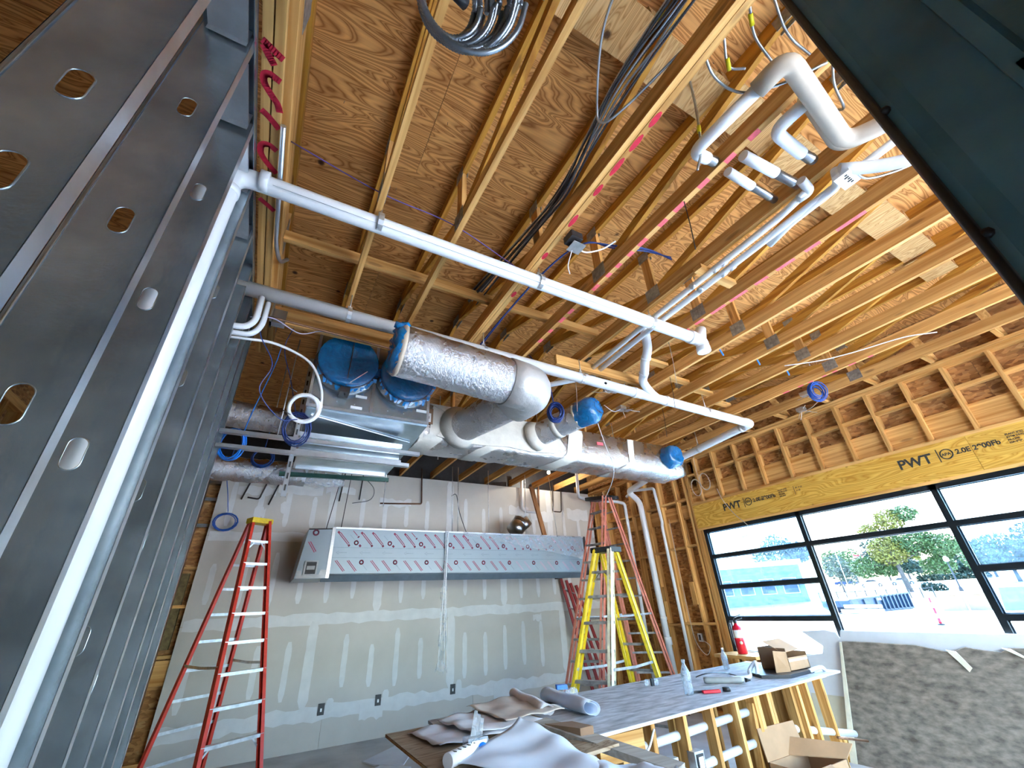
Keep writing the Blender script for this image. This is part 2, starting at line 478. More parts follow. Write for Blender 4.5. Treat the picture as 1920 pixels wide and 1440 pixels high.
# ------------------------------------------------------------------ back wall: drywall sheets, joint compound
wb = thing('wall_back', 'grey taped drywall wall behind the exhaust hood', 'wall', kind='structure')
YB = 8.06
def sheet(x0, x1, z0, z1): MB().box(x0+.002, x1-.002, YB, YB+.016, z0+.002, z1-.002).obj('drywall_sheet', DRY, wb)
courses = [(0.0, .40, [-.83, 1.2, 3.6, 6.74]), (.40, 1.61, [-.83, .9, 3.18, 5.6, 6.74]),
           (1.61, 2.83, [-.83, 1.83, 4.27, 6.74]), (2.83, 4.02, [-.83, .9, 3.1, 5.5, 6.74])]
for z0, z1, xs in courses:
    for a, b in zip(xs[:-1], xs[1:]): sheet(a, b, z0, z1)
rd = random.Random(3)
BK = [0]
def blob(x0, x1, z0, z1, name='joint_compound', jag=.02, n=10):
    """feathered patch of compound: wavy outline, 2 mm proud"""
    BK[0] += 1; yb = YB-.002-.00004*BK[0]
    pts = []
    long_x = (x1-x0) > (z1-z0)
    if long_x:
        for i in range(n+1): pts.append((x0+(x1-x0)*i/n, yb, z0+rd.uniform(-jag, jag)))
        for i in range(n+1): pts.append((x1-(x1-x0)*i/n, yb, z1+rd.uniform(-jag, jag)))
    else:
        w = x1-x0
        for i in range(n+1):
            t = i/n; e = .25*w if i in (0, n) else 0
            pts.append((x1-e+rd.uniform(-jag, jag)*.4, yb, z0+(z1-z0)*t))
        for i in range(n+1):
            t = 1-i/n; e = .25*w if i in (0, n) else 0
            pts.append((x0+e+rd.uniform(-jag, jag)*.4, yb, z0+(z1-z0)*t))
    MB().prism(pts, (0, YB-.0001-yb, 0)).obj(name, MUD, wb)
blob(-.8, 6.7, .33, .50, 'joint_tape', .03, 60)
blob(-.8, 6.7, 1.55, 1.70, 'joint_tape', .02, 60)
blob(-.8, 6.7, 2.77, 2.90, 'joint_tape', .02, 60)
for x, z0, z1 in [(.9,.5,1.6), (3.18,.5,1.6), (5.6,.5,1.6), (1.83,1.7,2.8), (4.27,1.7,2.8), (.9,2.9,4.0), (3.1,2.9,4.0), (5.5,2.9,4.0)]:
    blob(x-.07, x+.07, z0, z1, 'joint_tape', .012, 12)
x = -.62; k = 0
while x < 6.7:
    if min(abs(x-q) for q in (.9, 3.18, 5.6)) > .2: blob(x-.042, x+.042, .66+rd.uniform(-.06,.04), 1.34+rd.uniform(-.12,.1), 'screw_strip', .01, 8)
    if min(abs(x-q) for q in (1.83, 4.27)) > .2: blob(x-.04, x+.04, 1.86+rd.uniform(-.08,.05), 2.5+rd.uniform(-.1,.1), 'screw_strip', .01, 8)
    if min(abs(x-q) for q in (.9, 3.1, 5.5)) > .2: blob(x-.04, x+.04, 3.02+rd.uniform(-.05,.05), 3.58+rd.uniform(-.2,.1), 'screw_strip', .01, 8)
    x += .4064
for x, z, w, h in [(-.3,3.55,.55,.14), (.35,3.62,.7,.16), (1.0,3.66,.5,.12), (2.0,3.5,.6,.13), (4.7,3.5,.5,.2), (5.3,3.42,.6,.2), (6.3,3.5,.6,.25),
                   (5.0,1.45,.2,.1), (6.1,1.48,.25,.1), (1.9,.36,.35,.2), (4.2,.36,.4,.22), (-.2,3.2,.16,.14), (.15,3.3,.12,.2)]:
    blob(x-w/2, x+w/2, z-h/2, z+h/2, 'compound_patch', .03, 8)
for x, z in [(1.17, .46), (1.99, .475), (3.23, .48)]:
    b = MB().box(x-.045, x+.045, YB-.010, YB+.01, z-.07, z+.07).obj('outlet_box', BLACKP, wb)
    MB().box(x-.012, x+.012, YB-.012, YB-.004, z-.03, z+.01).obj('terminal', ZINC, b)
    blob(x+.06, x+.16, z-.04, z+.12, 'compound_patch', .01, 5)
# framing behind and left of the drywall
MB().box(-3.2, 7.2, 8.22, 8.25, 0, 4.0).obj('sheathing', OSB, wb)
MB().box(-3.2, 7.2, 8.22, 8.25, 4.0, 5.0).obj('void_shade', BLACKP, wb)  # black panel painting in the unlit void above the drywall
for x in [-2.9, -2.49, -2.08, -1.68, -1.27]:
    MB().box(x, x+.038, 8.08, 8.22, 0, 4.1).obj('stud', WZ, wb)
for z0, h, m in [(.05, .12, WX), (.95, .28, WX), (1.25, .04, WX), (1.85, .04, WX), (2.35, .04, WX), (2.95, .05, GALV), (3.35, .05, GALV), (3.62, .05, GALV)]:
    MB().box(-2.9, -.8, 8.09, 8.2, z0, z0+h).obj('blocking', m, wb)
MB().box(-2.6, -.9, 8.1, 8.2, 1.35, 2.3).obj('batt_insulation', INSUL, wb)
MB().box(-1.05, -.99, 8.03, 8.08, .4, 4.0).obj('edge_strip', COPPER, wb)

# far side wall seen through the stud knockouts
wl2 = thing('wall_left', 'unfinished wood framed wall beyond the steel stud partition', 'wall', kind='structure')
MB().box(-3.2, -3.17, -2.4, 8.3, 0, 5.0).obj('sheathing', OSB, wl2)
for i in range(26):
    y = -2.2 + i*.4064
    MB().box(-3.17, -3.03, y, y+.038, 0, 4.1).obj('stud', WZ, wl2)
MB().box(-3.17, -3.03, -2.4, 8.2, 4.1, 4.2).obj('top_plate', WY, wl2)

# ------------------------------------------------------------------ steel stud partition
wp = thing('wall_partition', 'row of galvanized steel studs with oval knockouts beside the camera', 'wall', kind='structure')
XS = -.5
def knockout_web(y, z_list, zt):
    """stud web in the XZ plane at y, with stadium-shaped holes"""
    mb = MB(); xc = XS-.088; hw = .0155; hh = .054
    x0, x1 = XS-.20, XS
    zs = 0.0
    def quad(xa, xb, za, zb): mb.box(xa, xb, y, y+.0015, za, zb)
    for zc in z_list:
        lo, hi = zc-hh-.02, zc+hh+.02
        quad(x0, x1, zs, lo)
        n = 8
        out = []
        for i in range(n+1):
            t = math.pi*i/n
            out.append((xc+hw*1.6*math.cos(t), zc+hh-hw*1.6+hw*1.6*math.sin(t)))
        for i in range(n+1):
            t = math.pi + math.pi*i/n
            out.append((xc+hw*1.6*math.cos(t), zc-hh+hw*1.6+hw*1.6*math.sin(t)))
        m = len(out)
        # ring between rectangle and hole
        def rect_pt(px, pz):
            dx, dz = px-xc, pz-zc
            s = 1e9
            if abs(dx) > 1e-6: s = min(s, ((x1-xc) if dx > 0 else (xc-x0))/abs(dx))
            if abs(dz) > 1e-6: s = min(s, ((hi-zc) if dz > 0 else (zc-lo))/abs(dz))
            return (xc+dx*s, zc+dz*s)
        corners = [(x1,hi),(x0,hi),(x0,lo),(x1,lo)]
        ang = lambda p: math.atan2(p[1]-zc, p[0]-xc) % (2*math.pi)
        rp = [rect_pt(*p) for p in out]
        vs = [(p[0], y, p[1]) for p in out] + [(p[0], y, p[1]) for p in rp]
        fs = []
        cv = []
        for c in corners: cv.append(len(vs)); vs.append((c[0], y, c[1]))
        for i in range(m):
            j = (i+1) % m
            a0, a1 = ang(rp[i]), ang(rp[j])
            if a1 < a0: a1 += 2*math.pi
            mid = []
            for q, c in enumerate(corners):
                for w in (0, 2*math.pi):
                    if a0+1e-6 < ang(c)+w < a1-1e-6: mid.append((ang(c)+w, cv[q]))
            mid = [c for _, c in sorted(mid)]
            fs.append(tuple([i, m+i] + mid + [m+j, j]))
        mb.add(vs, fs)
        # rolled rim of the hole
        mb.tube([(p[0], y, p[1]) for p in out], .0022, 5, closed=True)
        zs = hi
    quad(x0, x1, zs, zt)
    return mb
stud_y = [.094, .498, .904, 1.335, 1.757, 2.16, 2.57, 2.95, 3.35, 3.64, 3.96]
for i, y in enumerate(stud_y):
    zl = [1.0 + .61*k - (.18 if i % 2 else 0) for k in range(5)]
    if i == 2: zl = [1.2, 1.82, 2.44, 2.75, 3.38]
    if i == 3: zl = [1.5, 2.128, 2.758, 3.379]
    if i == 4: zl = [1.515, 2.14, 2.765, 3.393]
    st = knockout_web(y, zl, 4.04).obj('steel_stud', GALV, wp)
    f = MB().box(XS-.0015, XS+.0005, y, y+.047, 0, 4.04).box(XS-.018, XS-.001, y+.0455, y+.047, 0, 4.04)
    f.obj('flange', GALV2, st)  # same steel, coloured lighter than the web as its window-lit side
    f = MB().box(XS-.20, XS-.1985, y, y+.047, 0, 4.04).box(XS-.20, XS-.185, y+.0455, y+.047, 0, 4.04)
    f.tube([(XS-.188, y-.001, .02), (XS-.188, y-.001, 4.0)], .003, 5)
    f.obj('flange', GALV, st)
MB().box(XS-.19, XS+.006, -.2, 4.03, 4.035, 4.05).box(XS+.003, XS+.006, -.2, 4.03, 3.98, 4.04).box(XS-.19, XS-.187, -.2, 4.03, 3.98, 4.04).obj('top_track', GALV, wp)
MB().box(XS-.19, XS+.006, -.2, 4.03, .0, .003).box(XS+.003, XS+.006, -.2, 4.03, 0, .03).obj('bottom_track', GALV, wp)
for i, y in enumerate([1.17, 1.58, 2.0, 2.4]):
    c = MB().box(XS-.16, XS-.01, y-.16, y+.15, 3.93, 3.945).box(XS-.16, XS-.01, y+.148, y+.151, 3.90, 4.03)
    c.tube([(XS-.1, y-.15, 3.93), (XS-.1, y-.15, 3.905)], .02, 10)
    c.obj('track_clip', GALV2, wp)


# ------------------------------------------------------------------ right wall: window wall
wr = thing('wall_right', 'open wood stud wall with the long window header stamped in black', 'wall', kind='structure')
XW = 6.70
def stud(y, z0, z1, w=.04, m=None, x0=XW, x1=XW+.14): MB().box(x0, x1, y, y+w, z0, z1).obj('stud', m or WZ, wr)
ys = [5.16, 5.225, 5.48, 5.88, 6.28, 6.68, 7.08, 7.48, 7.88]
for y in ys: stud(y, .05, 3.96)
stud(5.07, .05, 2.70); stud(5.115, .05, 2.70)
for y in [-1.25, -.84, -.42, -.02, .39, .80, 1.21, 1.62, 2.03, 2.43, 2.85, 3.28, 3.70, 4.08, 4.50, 4.91]:
    stud(y, 3.17, 3.96)
    stud(y, 0, .82)
MB().box(XW-.002, XW+.14, -1.4, 8.06, 3.96, 4.0).obj('top_plate', WY, wr)
MB().box(XW-.002, XW+.14, -1.4, 8.06, 4.003, 4.043).obj('top_plate', WY, wr)
MB().box(XW, XW+.14, 5.0, 8.06, 0, .05).obj('bottom_plate', WY, wr)
MB().box(XW-.004, XW+.10, -1.4, 5.16, 3.13, 3.168).obj('header_plate', WY, wr)
MB().box(XW+.06, XW+.12, -1.4, 5.16, 3.168, 3.47).obj('header_back_board', WY, wr)
MB().box(XW-.004, XW+.14, -1.4, 5.16, 2.70, 2.735).obj('header_plate', WY, wr)
hd = []
for a, b in [(-1.4, 1.36), (1.363, 4.38), (4.383, 5.158)]:
    hd.append(MB().box(XW-.001, XW+.12, a, b, 2.735, 3.13).obj('header_beam', LVL, wr))
for y0, y1, z in [(5.92,6.28,1.22),(6.32,6.68,1.22),(5.265,5.48,1.24),(5.52,5.88,1.24),(5.92,6.28,2.42),(5.52,5.88,2.45),(5.265,5.48,2.46),
                  (6.32,6.68,2.40),(6.72,7.08,2.38),(7.12,7.48,2.40),(5.265,5.48,3.27),(5.52,5.88,3.26),(5.92,6.28,3.24),(6.32,6.68,3.22),(6.72,7.08,1.22),(7.12,7.48,1.25),(6.72,7.08,3.22),(7.12,7.48,3.24)]:
    MB().box(XW+.0, XW+.13, y0, y1, z, z+.038).obj('blocking', WY, wr)
for y0, y1 in [(5.265,5.48),(5.52,5.88),(5.92,6.28),(6.32,6.68),(6.72,7.08)]:
    MB().box(XW+.08, XW+.13, y0, y1, 2.95, 3.2).obj('blocking', WY, wr)
q = [-1.4,-1.21,-.80,-.38,.02,.43,.84,1.25,1.66,2.07,2.47,2.89,3.32,3.74,4.12,4.54,4.95,5.16]
for a, b in zip(q[:-1], q[1:]):
    if b-a > .2: MB().box(XW+.01, XW+.10, a, b-.04, 3.66, 3.70).obj('blocking', WY, wr)
for a, b in [(-1.4, .99), (.993, 3.43), (3.433, 5.1)]:
    MB().box(XW+.14, XW+.155, a, b, 3.13, 4.9).obj('sheathing', OSB, wr)
    MB().box(XW+.14, XW+.155, a, b, 0, .85).obj('sheathing', OSB, wr)
for a, b in [(5.05, 6.3), (6.303, 8.2)]:
    for z0, z1 in [(0, 1.22), (1.223, 2.44), (2.443, 4.9)]:
        MB().box(XW+.14, XW+.155, a, b, z0, z1).obj('sheathing', OSB, wr)
MB().box(XW+.0, XW+.14, -1.4, 5.05, .80, .84).obj('sill_plate', WY, wr)
MB().box(XW+.157, XW+.165, -2.4, 8.3, 0, .85).box(XW+.157, XW+.165, -2.4, 8.3, 2.72, 4.95).box(XW+.157, XW+.165, 5.06, 8.3, .85, 2.72).box(XW+.0, XW+.165, -2.4, -1.33, .85, 2.72).obj('leak_blocker', BLACKP, wr)  # black backing added behind the sheathing to stop light leaking through gaps
MB().box(XW+.14, XW+.156, -2.4, -1.403, 0, 4.9).obj('sheathing', OSB, wr)
MB().box(XW-.015, XW+.005, 6.2, 6.28, 1.62, 1.86).obj('scab_block', WZ, wr)
MB().box(XW-.015, XW+.003, 5.52, 5.62, 1.55, 1.9).obj('scab_block', WZ, wr)
b = MB().box(XW-.005, XW+.03, 5.60, 5.68, 1.0, 1.12).obj('outlet_box', ZINC, wr)
MB().box(XW-.008, XW-.002, 5.62, 5.66, 1.02, 1.10).obj('terminal', BLACKP, b)
for k in range(14):
    y = -1.2 + k*.61
    MB().box(6.402, XW+.14, y, y+.04, 4.046, 4.085).obj('lookout_block', WX, wr)
    MB().board((XW+.10, y+.02, 4.09), (6.43, y+.02, 4.40), .036, .08, (0,1,0)).obj('diagonal_brace', WX, wr)
# stamped lettering on the header
def letters(txt, size, origin, mat, parent, name='stamp_lettering', xdir=(0,-1,0), ydir=(0,0,1)):
    cu = bpy.data.curves.new(name, 'FONT'); cu.body = txt; cu.size = size; cu.extrude = .0006; cu.offset = size*.028
    tmp = bpy.data.objects.new(name, cu); COL.objects.link(tmp)
    dg = bpy.context.evaluated_depsgraph_get(); dg.update()
    me = bpy.data.meshes.new_from_object(tmp.evaluated_get(dg))
    bpy.data.objects.remove(tmp)
    X = Vector(xdir); Yv = Vector(ydir); Z = X.cross(Yv)
    me.transform(Matrix(((X.x,Yv.x,Z.x,origin[0]),(X.y,Yv.y,Z.y,origin[1]),(X.z,Yv.z,Z.z,origin[2]),(0,0,0,1))))
    o = bpy.data.objects.new(name, me); COL.objects.link(o); me.materials.clear(); me.materials.append(mat); o.parent = parent
    return o
for y, z, par in [(2.05, 2.93, hd[1]), (4.56, 2.93, hd[1])]:
    xx = XW-.0025
    t = letters('PWT', .155, (xx, y, z), INKB, par); 
    MB().box(xx, xx+.001, y-.40, y-.39, z-.02, z+.13).obj('stamp_bar', INKB, par)
    MB().tube([(xx, y-.47+.055*math.cos(a*math.pi/10), z+.055+.055*math.sin(a*math.pi/10)) for a in range(20)], .006, 5, closed=True).obj('stamp_ring', INKB, par)
    letters('APA', .045, (xx, y-.425, z+.04), INKB, par)
    letters('2.0E 2900Fb', .075, (xx, y-.55, z+.03), INKB, par)
    for k in range(4): letters(['PLANT 0902', 'ASTM D5456', 'PR-L280', 'ESR-2909'][k], .026, (xx, y-.98, z+.10-k*.03), INKB, par)
    MB().box(xx, xx+.001, y-1.22, y-1.214, z, z+.12).obj('stamp_bar', INKB, par)
    for k in range(2): letters(['08 18 22', '11 35'][k], .028, (xx, y-1.24, z+.08-k*.04), INKB, par)

# ------------------------------------------------------------------ window
win = thing('window_1', 'long black framed window grid looking out on the parking lot', 'window', kind='structure')
XG = 6.74
rows = [.86, 1.335, 1.79, 2.255, 2.69]
cols_y = [5.04, 3.43, 1.85, .27, -1.3]
fw = .062
def frame_bar(y0, y1, z0, z1, nm): MB().box(XG-.03, XG+.055, y0, y1, z0, z1).obj(nm, BLKFRAME, win)
for y in cols_y: frame_bar(y-fw/2, y+fw/2, .86, 2.70, 'mullion')
frame_bar(-1.3, 5.04, 2.64, 2.70, 'head_rail'); frame_bar(-1.3, 5.04, .84, .90, 'sill_rail')
for i in range(4):
    y1, y0 = cols_y[i]-fw/2, cols_y[i+1]+fw/2
    zr = [2.255] if i == 1 else [1.335, 1.79, 2.255]
    for z in zr: frame_bar(y0, y1, z-.028, z+.028, 'rail')
    zs = [.90] + zr + [2.64]
    for k in range(len(zs)-1):
        a = zs[k] + (.028 if k else 0); b = zs[k+1] - (.028 if k < len(zs)-2 else 0)
        big = (i == 1)
        g = HAZE if (not big and k in (1, 2)) or (i == 0 and k == 3) else (GLASS if big or k == 0 else HAZE2)
        MB().box(XG+.012, XG+.016, y0, y1, a, b).obj('pane', g, win)
        bd = MB()
        for (ya, yb_, za, zb) in [(y0, y0+.012, a, b), (y1-.012, y1, a, b), (y0, y1, a, a+.010), (y0, y1, b-.010, b)]:
            bd.box(XG+.017, XG+.03, ya, yb_, za, zb)
        bd.obj('glazing_bead', GALV2, win)

# ------------------------------------------------------------------ roof deck
ce = thing('ceiling', 'plywood roof deck with knots above the trusses', 'ceiling', kind='structure')
ZD = 4.675
yy = -2.77; r = 0
while yy < 8.2:
    x = -3.2 - (1.22 if r % 2 else 0)
    while x < 7.0:
        a, b = max(x, -3.2), min(x+2.44, 7.0)
        if b > a: MB().box(a+.0015, b-.0015, yy+.0015, yy+1.2185, ZD, ZD+.016).obj('plywood_panel', DECK, ce)
        x += 2.44
    yy += 1.22; r += 1
# roofing over the deck keeps the joints dark
MB().box(-3.2, 7.0, -2.77, 8.3, ZD+.02, ZD+.09).obj('roofing', BLACKP, ce)
for k in range(70):
    x, y = random.uniform(-.3, 6.2), random.uniform(.2, 6)
    MB().tube([(x, y, ZD), (x+random.uniform(-.004,.004), y+random.uniform(-.004,.004), ZD-.028)], .0016, 4).obj('nail_tip', IRON, ce)

# ------------------------------------------------------------------ roof trusses
def plate(mb_parent, x, y, z, w=.15, h=.13):
    m = MB()
    for s in (-1, 1):
        xx = x + s*.0215
        m.box(xx-.0015, xx+.0015, y-w/2, y+w/2, z-h/2, z+h/2)
        for k in range(6):
            yk = y - w/2 + (k+.5)*w/6
            m.box(xx-.0035, xx+.0035, yk-.006, yk+.006, z-h/2+.006, z+h/2-.006)
    return m.obj('toothed_plate', PLATE, mb_parent)
ZB = 4.05
truss_x = [.225, .775, 1.44, 2.06, 2.70, 3.32, 3.94, 4.55, 5.16, 5.77, 6.38]
ords = ['first', 'second', 'third', 'fourth', 'fifth', 'sixth', 'seventh', 'eighth', 'ninth', 'tenth', 'eleventh']
Y0, Y1 = -2.2, 8.15
bot_nodes = [-1.3, 1.93, 5.35]; top_nodes = [.12, 3.65, 7.2]
for i, x in enumerate(truss_x):
    extra = {2: ', doubled, with dark red paint dabs', 3: ', dashed with pink paint', 5: ', streaked with pink paint'}.get(i, '')
    if i == 9: extra = ', pink dashes near its far end'
    t = thing('roof_truss', f'{ords[i]} wooden roof truss counted from the steel stud wall{extra}', 'roof truss', 'roof trusses under the plywood deck')
    bh = .09 if i < 2 else .13
    tw = [(-.02, .02)] if i != 2 else [(-.041, -.002), (.002, .041)]
    for a, b in tw:
        MB().box(x+a, x+b, Y0, Y1, ZB, ZB+bh).obj('bottom_chord', WY, t)
    MB().box(x-.019, x+.019, Y0, Y1, ZD-.092, ZD-.002).obj('top_chord', WTOP, t)
    zt = ZD-.06; zb = ZB+bh-.02
    for bn in bot_nodes:
        MB().box(x-.018, x+.018, bn-.045, bn+.045, ZB+bh, ZD-.09).obj('web', WZ, t)
        plate(t, x, bn, ZB+bh*.5+.03)
        plate(t, x, bn, ZD-.075, .12, .1)
    seq = [(-1.3, 'b'), (.12, 't'), (1.93, 'b'), (3.65, 't'), (5.35, 'b'), (7.2, 't')]
    for (ya, ka), (yb, kb) in zip(seq[:-1], seq[1:]):
        za = zb if ka == 'b' else zt; zc = zb if kb == 'b' else zt
        MB().board((x, ya+.06, za), (x, yb-.06, zc), .036, .085, (0,0,1)).obj('web', WTOP, t)
    for tn in top_nodes: plate(t, x, tn, ZD-.075, .16, .1)
    if i == 2:
        for y, l in [(.745, .05), (.897, .06), (1.067, .07), (1.252, .05), (1.528, .06), (1.9, .04), (2.15, .05), (2.4, .04)]:
            pts = [(x+.024+.018*math.cos(a), y+l*math.sin(a), ZB-.0012) for a in [k*math.pi/5 for k in range(10)]]
            MB().prism(pts, (0,0,.001)).obj('paint_dab', REDSPRAY, t)
    if i in (3, 5, 9):
        y = .5 if i != 9 else 1.5
        while y < (2.9 if i == 3 else 2.2 if i == 5 else 2.6):
            l = random.uniform(.05, .09) if i != 5 else random.uniform(.1, .2)
            MB().box(x-.019, x+.019, y, y+l, ZB-.0012, ZB-.0002).obj('paint_dab', PINKSPRAY, t)
            y += l + random.uniform(.05, .13)

# doubled girder above the steel studs, with sprayed lettering
g = thing('edge_girder', 'doubled pine girder over the steel studs with red sprayed lettering', 'beam')
for a, b in [(-.480, -.436), (-.428, -.385)]:
    MB().box(a, b, Y0, 4.3, ZB, ZB+.24).obj('ply', WY, g)
MB().box(-.384, -.345, Y0, 4.3, ZB+.05, ZB+.34).obj('ply', WY, g)
MB().box(-.48, -.34, Y0, 4.3, ZD-.10, ZD-.002).obj('top_chord', WTOP, g)
for y in (1.25, 2.9, 4.1):
    MB().box(-.385, -.346, y-.05, y+.05, ZB+.34, ZD-.1).obj('web', WZ, g)
    MB().box(-.345, -.342, y-.09, y+.09, ZB+.2, ZB+.42).obj('toothed_plate', PLATE, g)
# strokes (offset across the plies, distance along them)
strokes = [[(.00,1.34),(.04,1.36),(.088,1.385)], [(.004,1.36),(.03,1.40),(.052,1.43)],
           [(.085,1.50),(.04,1.485),(.012,1.50),(.014,1.54),(.045,1.585),(.075,1.62),(.088,1.66)],
           [(.002,1.69),(.04,1.715),(.088,1.76)],
           [(.085,1.905),(.045,1.885),(.01,1.90),(.004,1.95),(.03,2.0),(.088,2.06)],
           [(.002,2.09),(.045,2.125),(.088,2.16)], [(.004,2.13),(.03,2.18),(.055,2.215)],
           [(.002,2.30),(.045,2.33),(.088,2.365)]]
for s in strokes:
    pts = spline([(-.478+a, y, ZB-.0015) for a, y in s], 4)
    m = MB(); wd = .017
    for a, b in zip(pts[:-1], pts[1:]): m.board(a, b + (b-a).normalized()*.004, wd*2, .0012)
    m.obj('sprayed_letter', REDSPRAY, g)

# lateral brace resting on the bottom chords, and short blocks
def lone(name, mb, mat, label, cat, group=None): return tag(mb.obj(name, mat), label, cat, group)
lone('lateral_brace', MB().box(-.34, 2.72, 2.735, 2.775, ZB+.135, ZB+.225), WX, 'long pine brace crossing the first five trusses', 'brace')
lone('cross_beam', MB().box(-.345, 1.35, 3.42, 3.46, 3.88, 4.04), WX, 'pine cross beam just behind the lower drain pipe', 'beam')
lone('joist_hanger', MB().box(-.345, -.23, 3.405, 3.47, 3.86, 4.0).box(-.345, -.33, 3.36, 3.5, 3.86, 4.02), GALV, 'dark steel hanger holding the cross beam to the girder', 'bracket')
bl = [(0,0),(1,0),(1.5,0)]
names = ['between first and second trusses', 'between second and third trusses', 'between third and fourth trusses', 'between fourth and fifth trusses',
         'between fifth and sixth trusses', 'between sixth and seventh trusses', 'between seventh and eighth trusses', 'between eighth and ninth trusses', 'between ninth and tenth trusses']
for i in range(9):
    a, b = truss_x[i]+.02, truss_x[i+1]-.02
    if i == 2: a += .03
    if i == 1: b -= .03
    y = .60 + (i % 3)*.02
    lone('deck_block', MB().box(a+.01, b-.06, y-.13, y+.13, ZD-.115, ZD-.09).box(b-.06, b, y-.13, y+.13, ZD-.115, ZD-.002), PATCH, f'plywood block under the deck {names[i]}', 'block', 'plywood blocks under the deck')
lone('strap_block', MB().box(2.65, 3.10, 1.40, 1.475, ZB-.042, ZB-.002), WX, 'pine cross block hung under the pair of white conduits', 'block')
lone('backing_board', MB().box(2.35, 3.6, 3.05, 3.09, ZB-.12, ZB-.002), WX, 'flat pine board behind the lower drain pipe clamp', 'board')
for k, (x, y) in enumerate([(4.25, 3.1), (4.86, 3.2), (5.46, 3.35), (3.63, 2.9)]):
    lone('short_brace', MB().box(x-.28, x+.28, y-.045, y+.045, ZB+.135, ZB+.172), WX, f'short pine brace on the trusses, {["nearest the wye", "second", "third", "nearest the white conduits"][k]} of four', 'brace', 'short braces over the pipes')

# ------------------------------------------------------------------ walls behind the camera, door frame
wf = thing('wall_front', 'unseen wall behind the camera, coloured dark for the stud reflections', 'wall', kind='structure')
DIMBACK = plain('dim_reflection_backing', (.035, .04, .045), .8, 0, .2, 3)  # dark colour chosen so the steel webs reflect darkness from behind
for (a, b, z0, z1) in [(-3.2, 1.3, 0, 4.9), (1.3, 6.85, 0, .35), (1.3, 6.85, 3.1, 4.9), (6.6, 6.85, .35, 3.1)]:
    MB().box(a, b, -2.4, -2.36, z0, z1).obj('sheathing', DIMBACK, wf)
for i in range(11):
    MB().box(-3.1+i*.4064, -3.06+i*.4064, -2.36, -2.22, 0, 4.5).obj('stud', WZ, wf)
win2 = thing('fill_window', 'added black framed glazing behind the camera letting in sky fill', 'window', kind='structure')  # unseen glazed opening added to bring cool sky light onto the drywall
for x in (1.3, 2.6, 3.95, 5.3, 6.55): MB().box(x, x+.06, -2.42, -2.34, .35, 3.1).obj('mullion', BLKFRAME, win2)
for z in (.35, 3.04): MB().box(1.3, 6.6, -2.42, -2.34, z, z+.06).obj('rail', BLKFRAME, win2)
for a, b in ((1.36,2.6),(2.66,3.95),(4.01,5.3),(5.36,6.55)): MB().box(a, b, -2.39, -2.385, .41, 3.04).obj('pane', GLASSC, win2)

dj = thing('door_1', 'dark blue-black steel door frame close on the right', 'door frame', kind='structure')
XJ = .56
MB().prism([(XJ, .030, 0), (XJ-.004, .012, 0), (XJ, -.004, 0), (XJ, -.062, 0), (XJ+.16, -.062, 0), (XJ+.16, .030, 0)], (0, 0, 3.3)).obj('jamb_face', JAMB, dj)
MB().prism([(XJ-.006, -.058, 0), (XJ-.006, -.074, 0), (XJ+.012, -.082, 0), (XJ+.16, -.082, 0), (XJ+.16, -.058, 0)], (0, 0, 3.3)).obj('jamb_stop', JAMB, dj)
MB().prism([(XJ+.02, -.08, 0), (XJ+.02, -.34, 0), (XJ+.16, -.34, 0), (XJ+.16, -.08, 0)], (0, 0, 3.3)).obj('jamb_return', JAMB, dj)
MB().tube([(XJ-.004, .026, .02), (XJ-.004, .026, 3.28)], .005, 6).obj('edge_gasket', BLACKP, dj)
MB().box(XJ-.006, XJ+.03, -.120, -.066, 2.07, 2.10).obj('strike_lip', JAMB, dj)
for z in (2.16, 1.95):
    MB().lathe((XJ-.001, .02, z), (XJ-.02, .02, z), [(0, .006), (.006, .005), (.008, .001)], 8).obj('screw', BLACKP, dj)

# ------------------------------------------------------------------ outside
GRASSM = plain('dry_grass', (.30, .30, .12), .9, 0, .3, 3)
ASPH = plain('pale_sunlit_concrete', (.54, .53, .51), .85, 0, .08, .4)
def gz(x):
    K = [(6.9,-.1),(20,-.13),(45,-.2),(58,-.2),(66,.5),(75,1.0),(85,1.0),(112,1.85),(122,2.5),(400,3.2)]
    for (a, za), (b, zb) in zip(K[:-1], K[1:]):
        if x <= b: return za + (zb-za)*(x-a)/(b-a)
    return 3.2
xs = [6.9,20,45,58,66,75,85,112,122,400]
m = MB()
vs = []; fs = []
for x in xs: vs += [(x, -250, gz(x)), (x, 300, gz(x))]
for i in range(len(xs)-1): fs.append((2*i, 2*i+2, 2*i+3, 2*i+1))
m.add(vs, fs)
tag(m.obj('ground', ASPH), 'pale sunlit paving and lot outside the window', 'ground', kind='structure')
tag(MB().add([(-260,-250,-.13),(6.9,-250,-.13),(6.9,-2.4,-.13),(-260,-2.4,-.13)], [(0,1,2,3)]).obj('ground_street', ASPH), 'paved ground on the street side', 'ground', kind='structure')
LEAFG = plain('green_leaves', (.055, .10, .022), .6, 0, .4, 2)
LEAFY = plain('yellowing_leaves', (.17, .15, .02), .6, 0, .4, 2)
LEAFD = plain('dark_leaves', (.015, .04, .022), .6, 0, .4, 2)
LEAFS = plain('sparse_grey_leaves', (.06, .085, .06), .6, 0, .4, 2)
BARK = plain('bark', (.10, .085, .075), .9, 0, .3, 4, .4, 20)
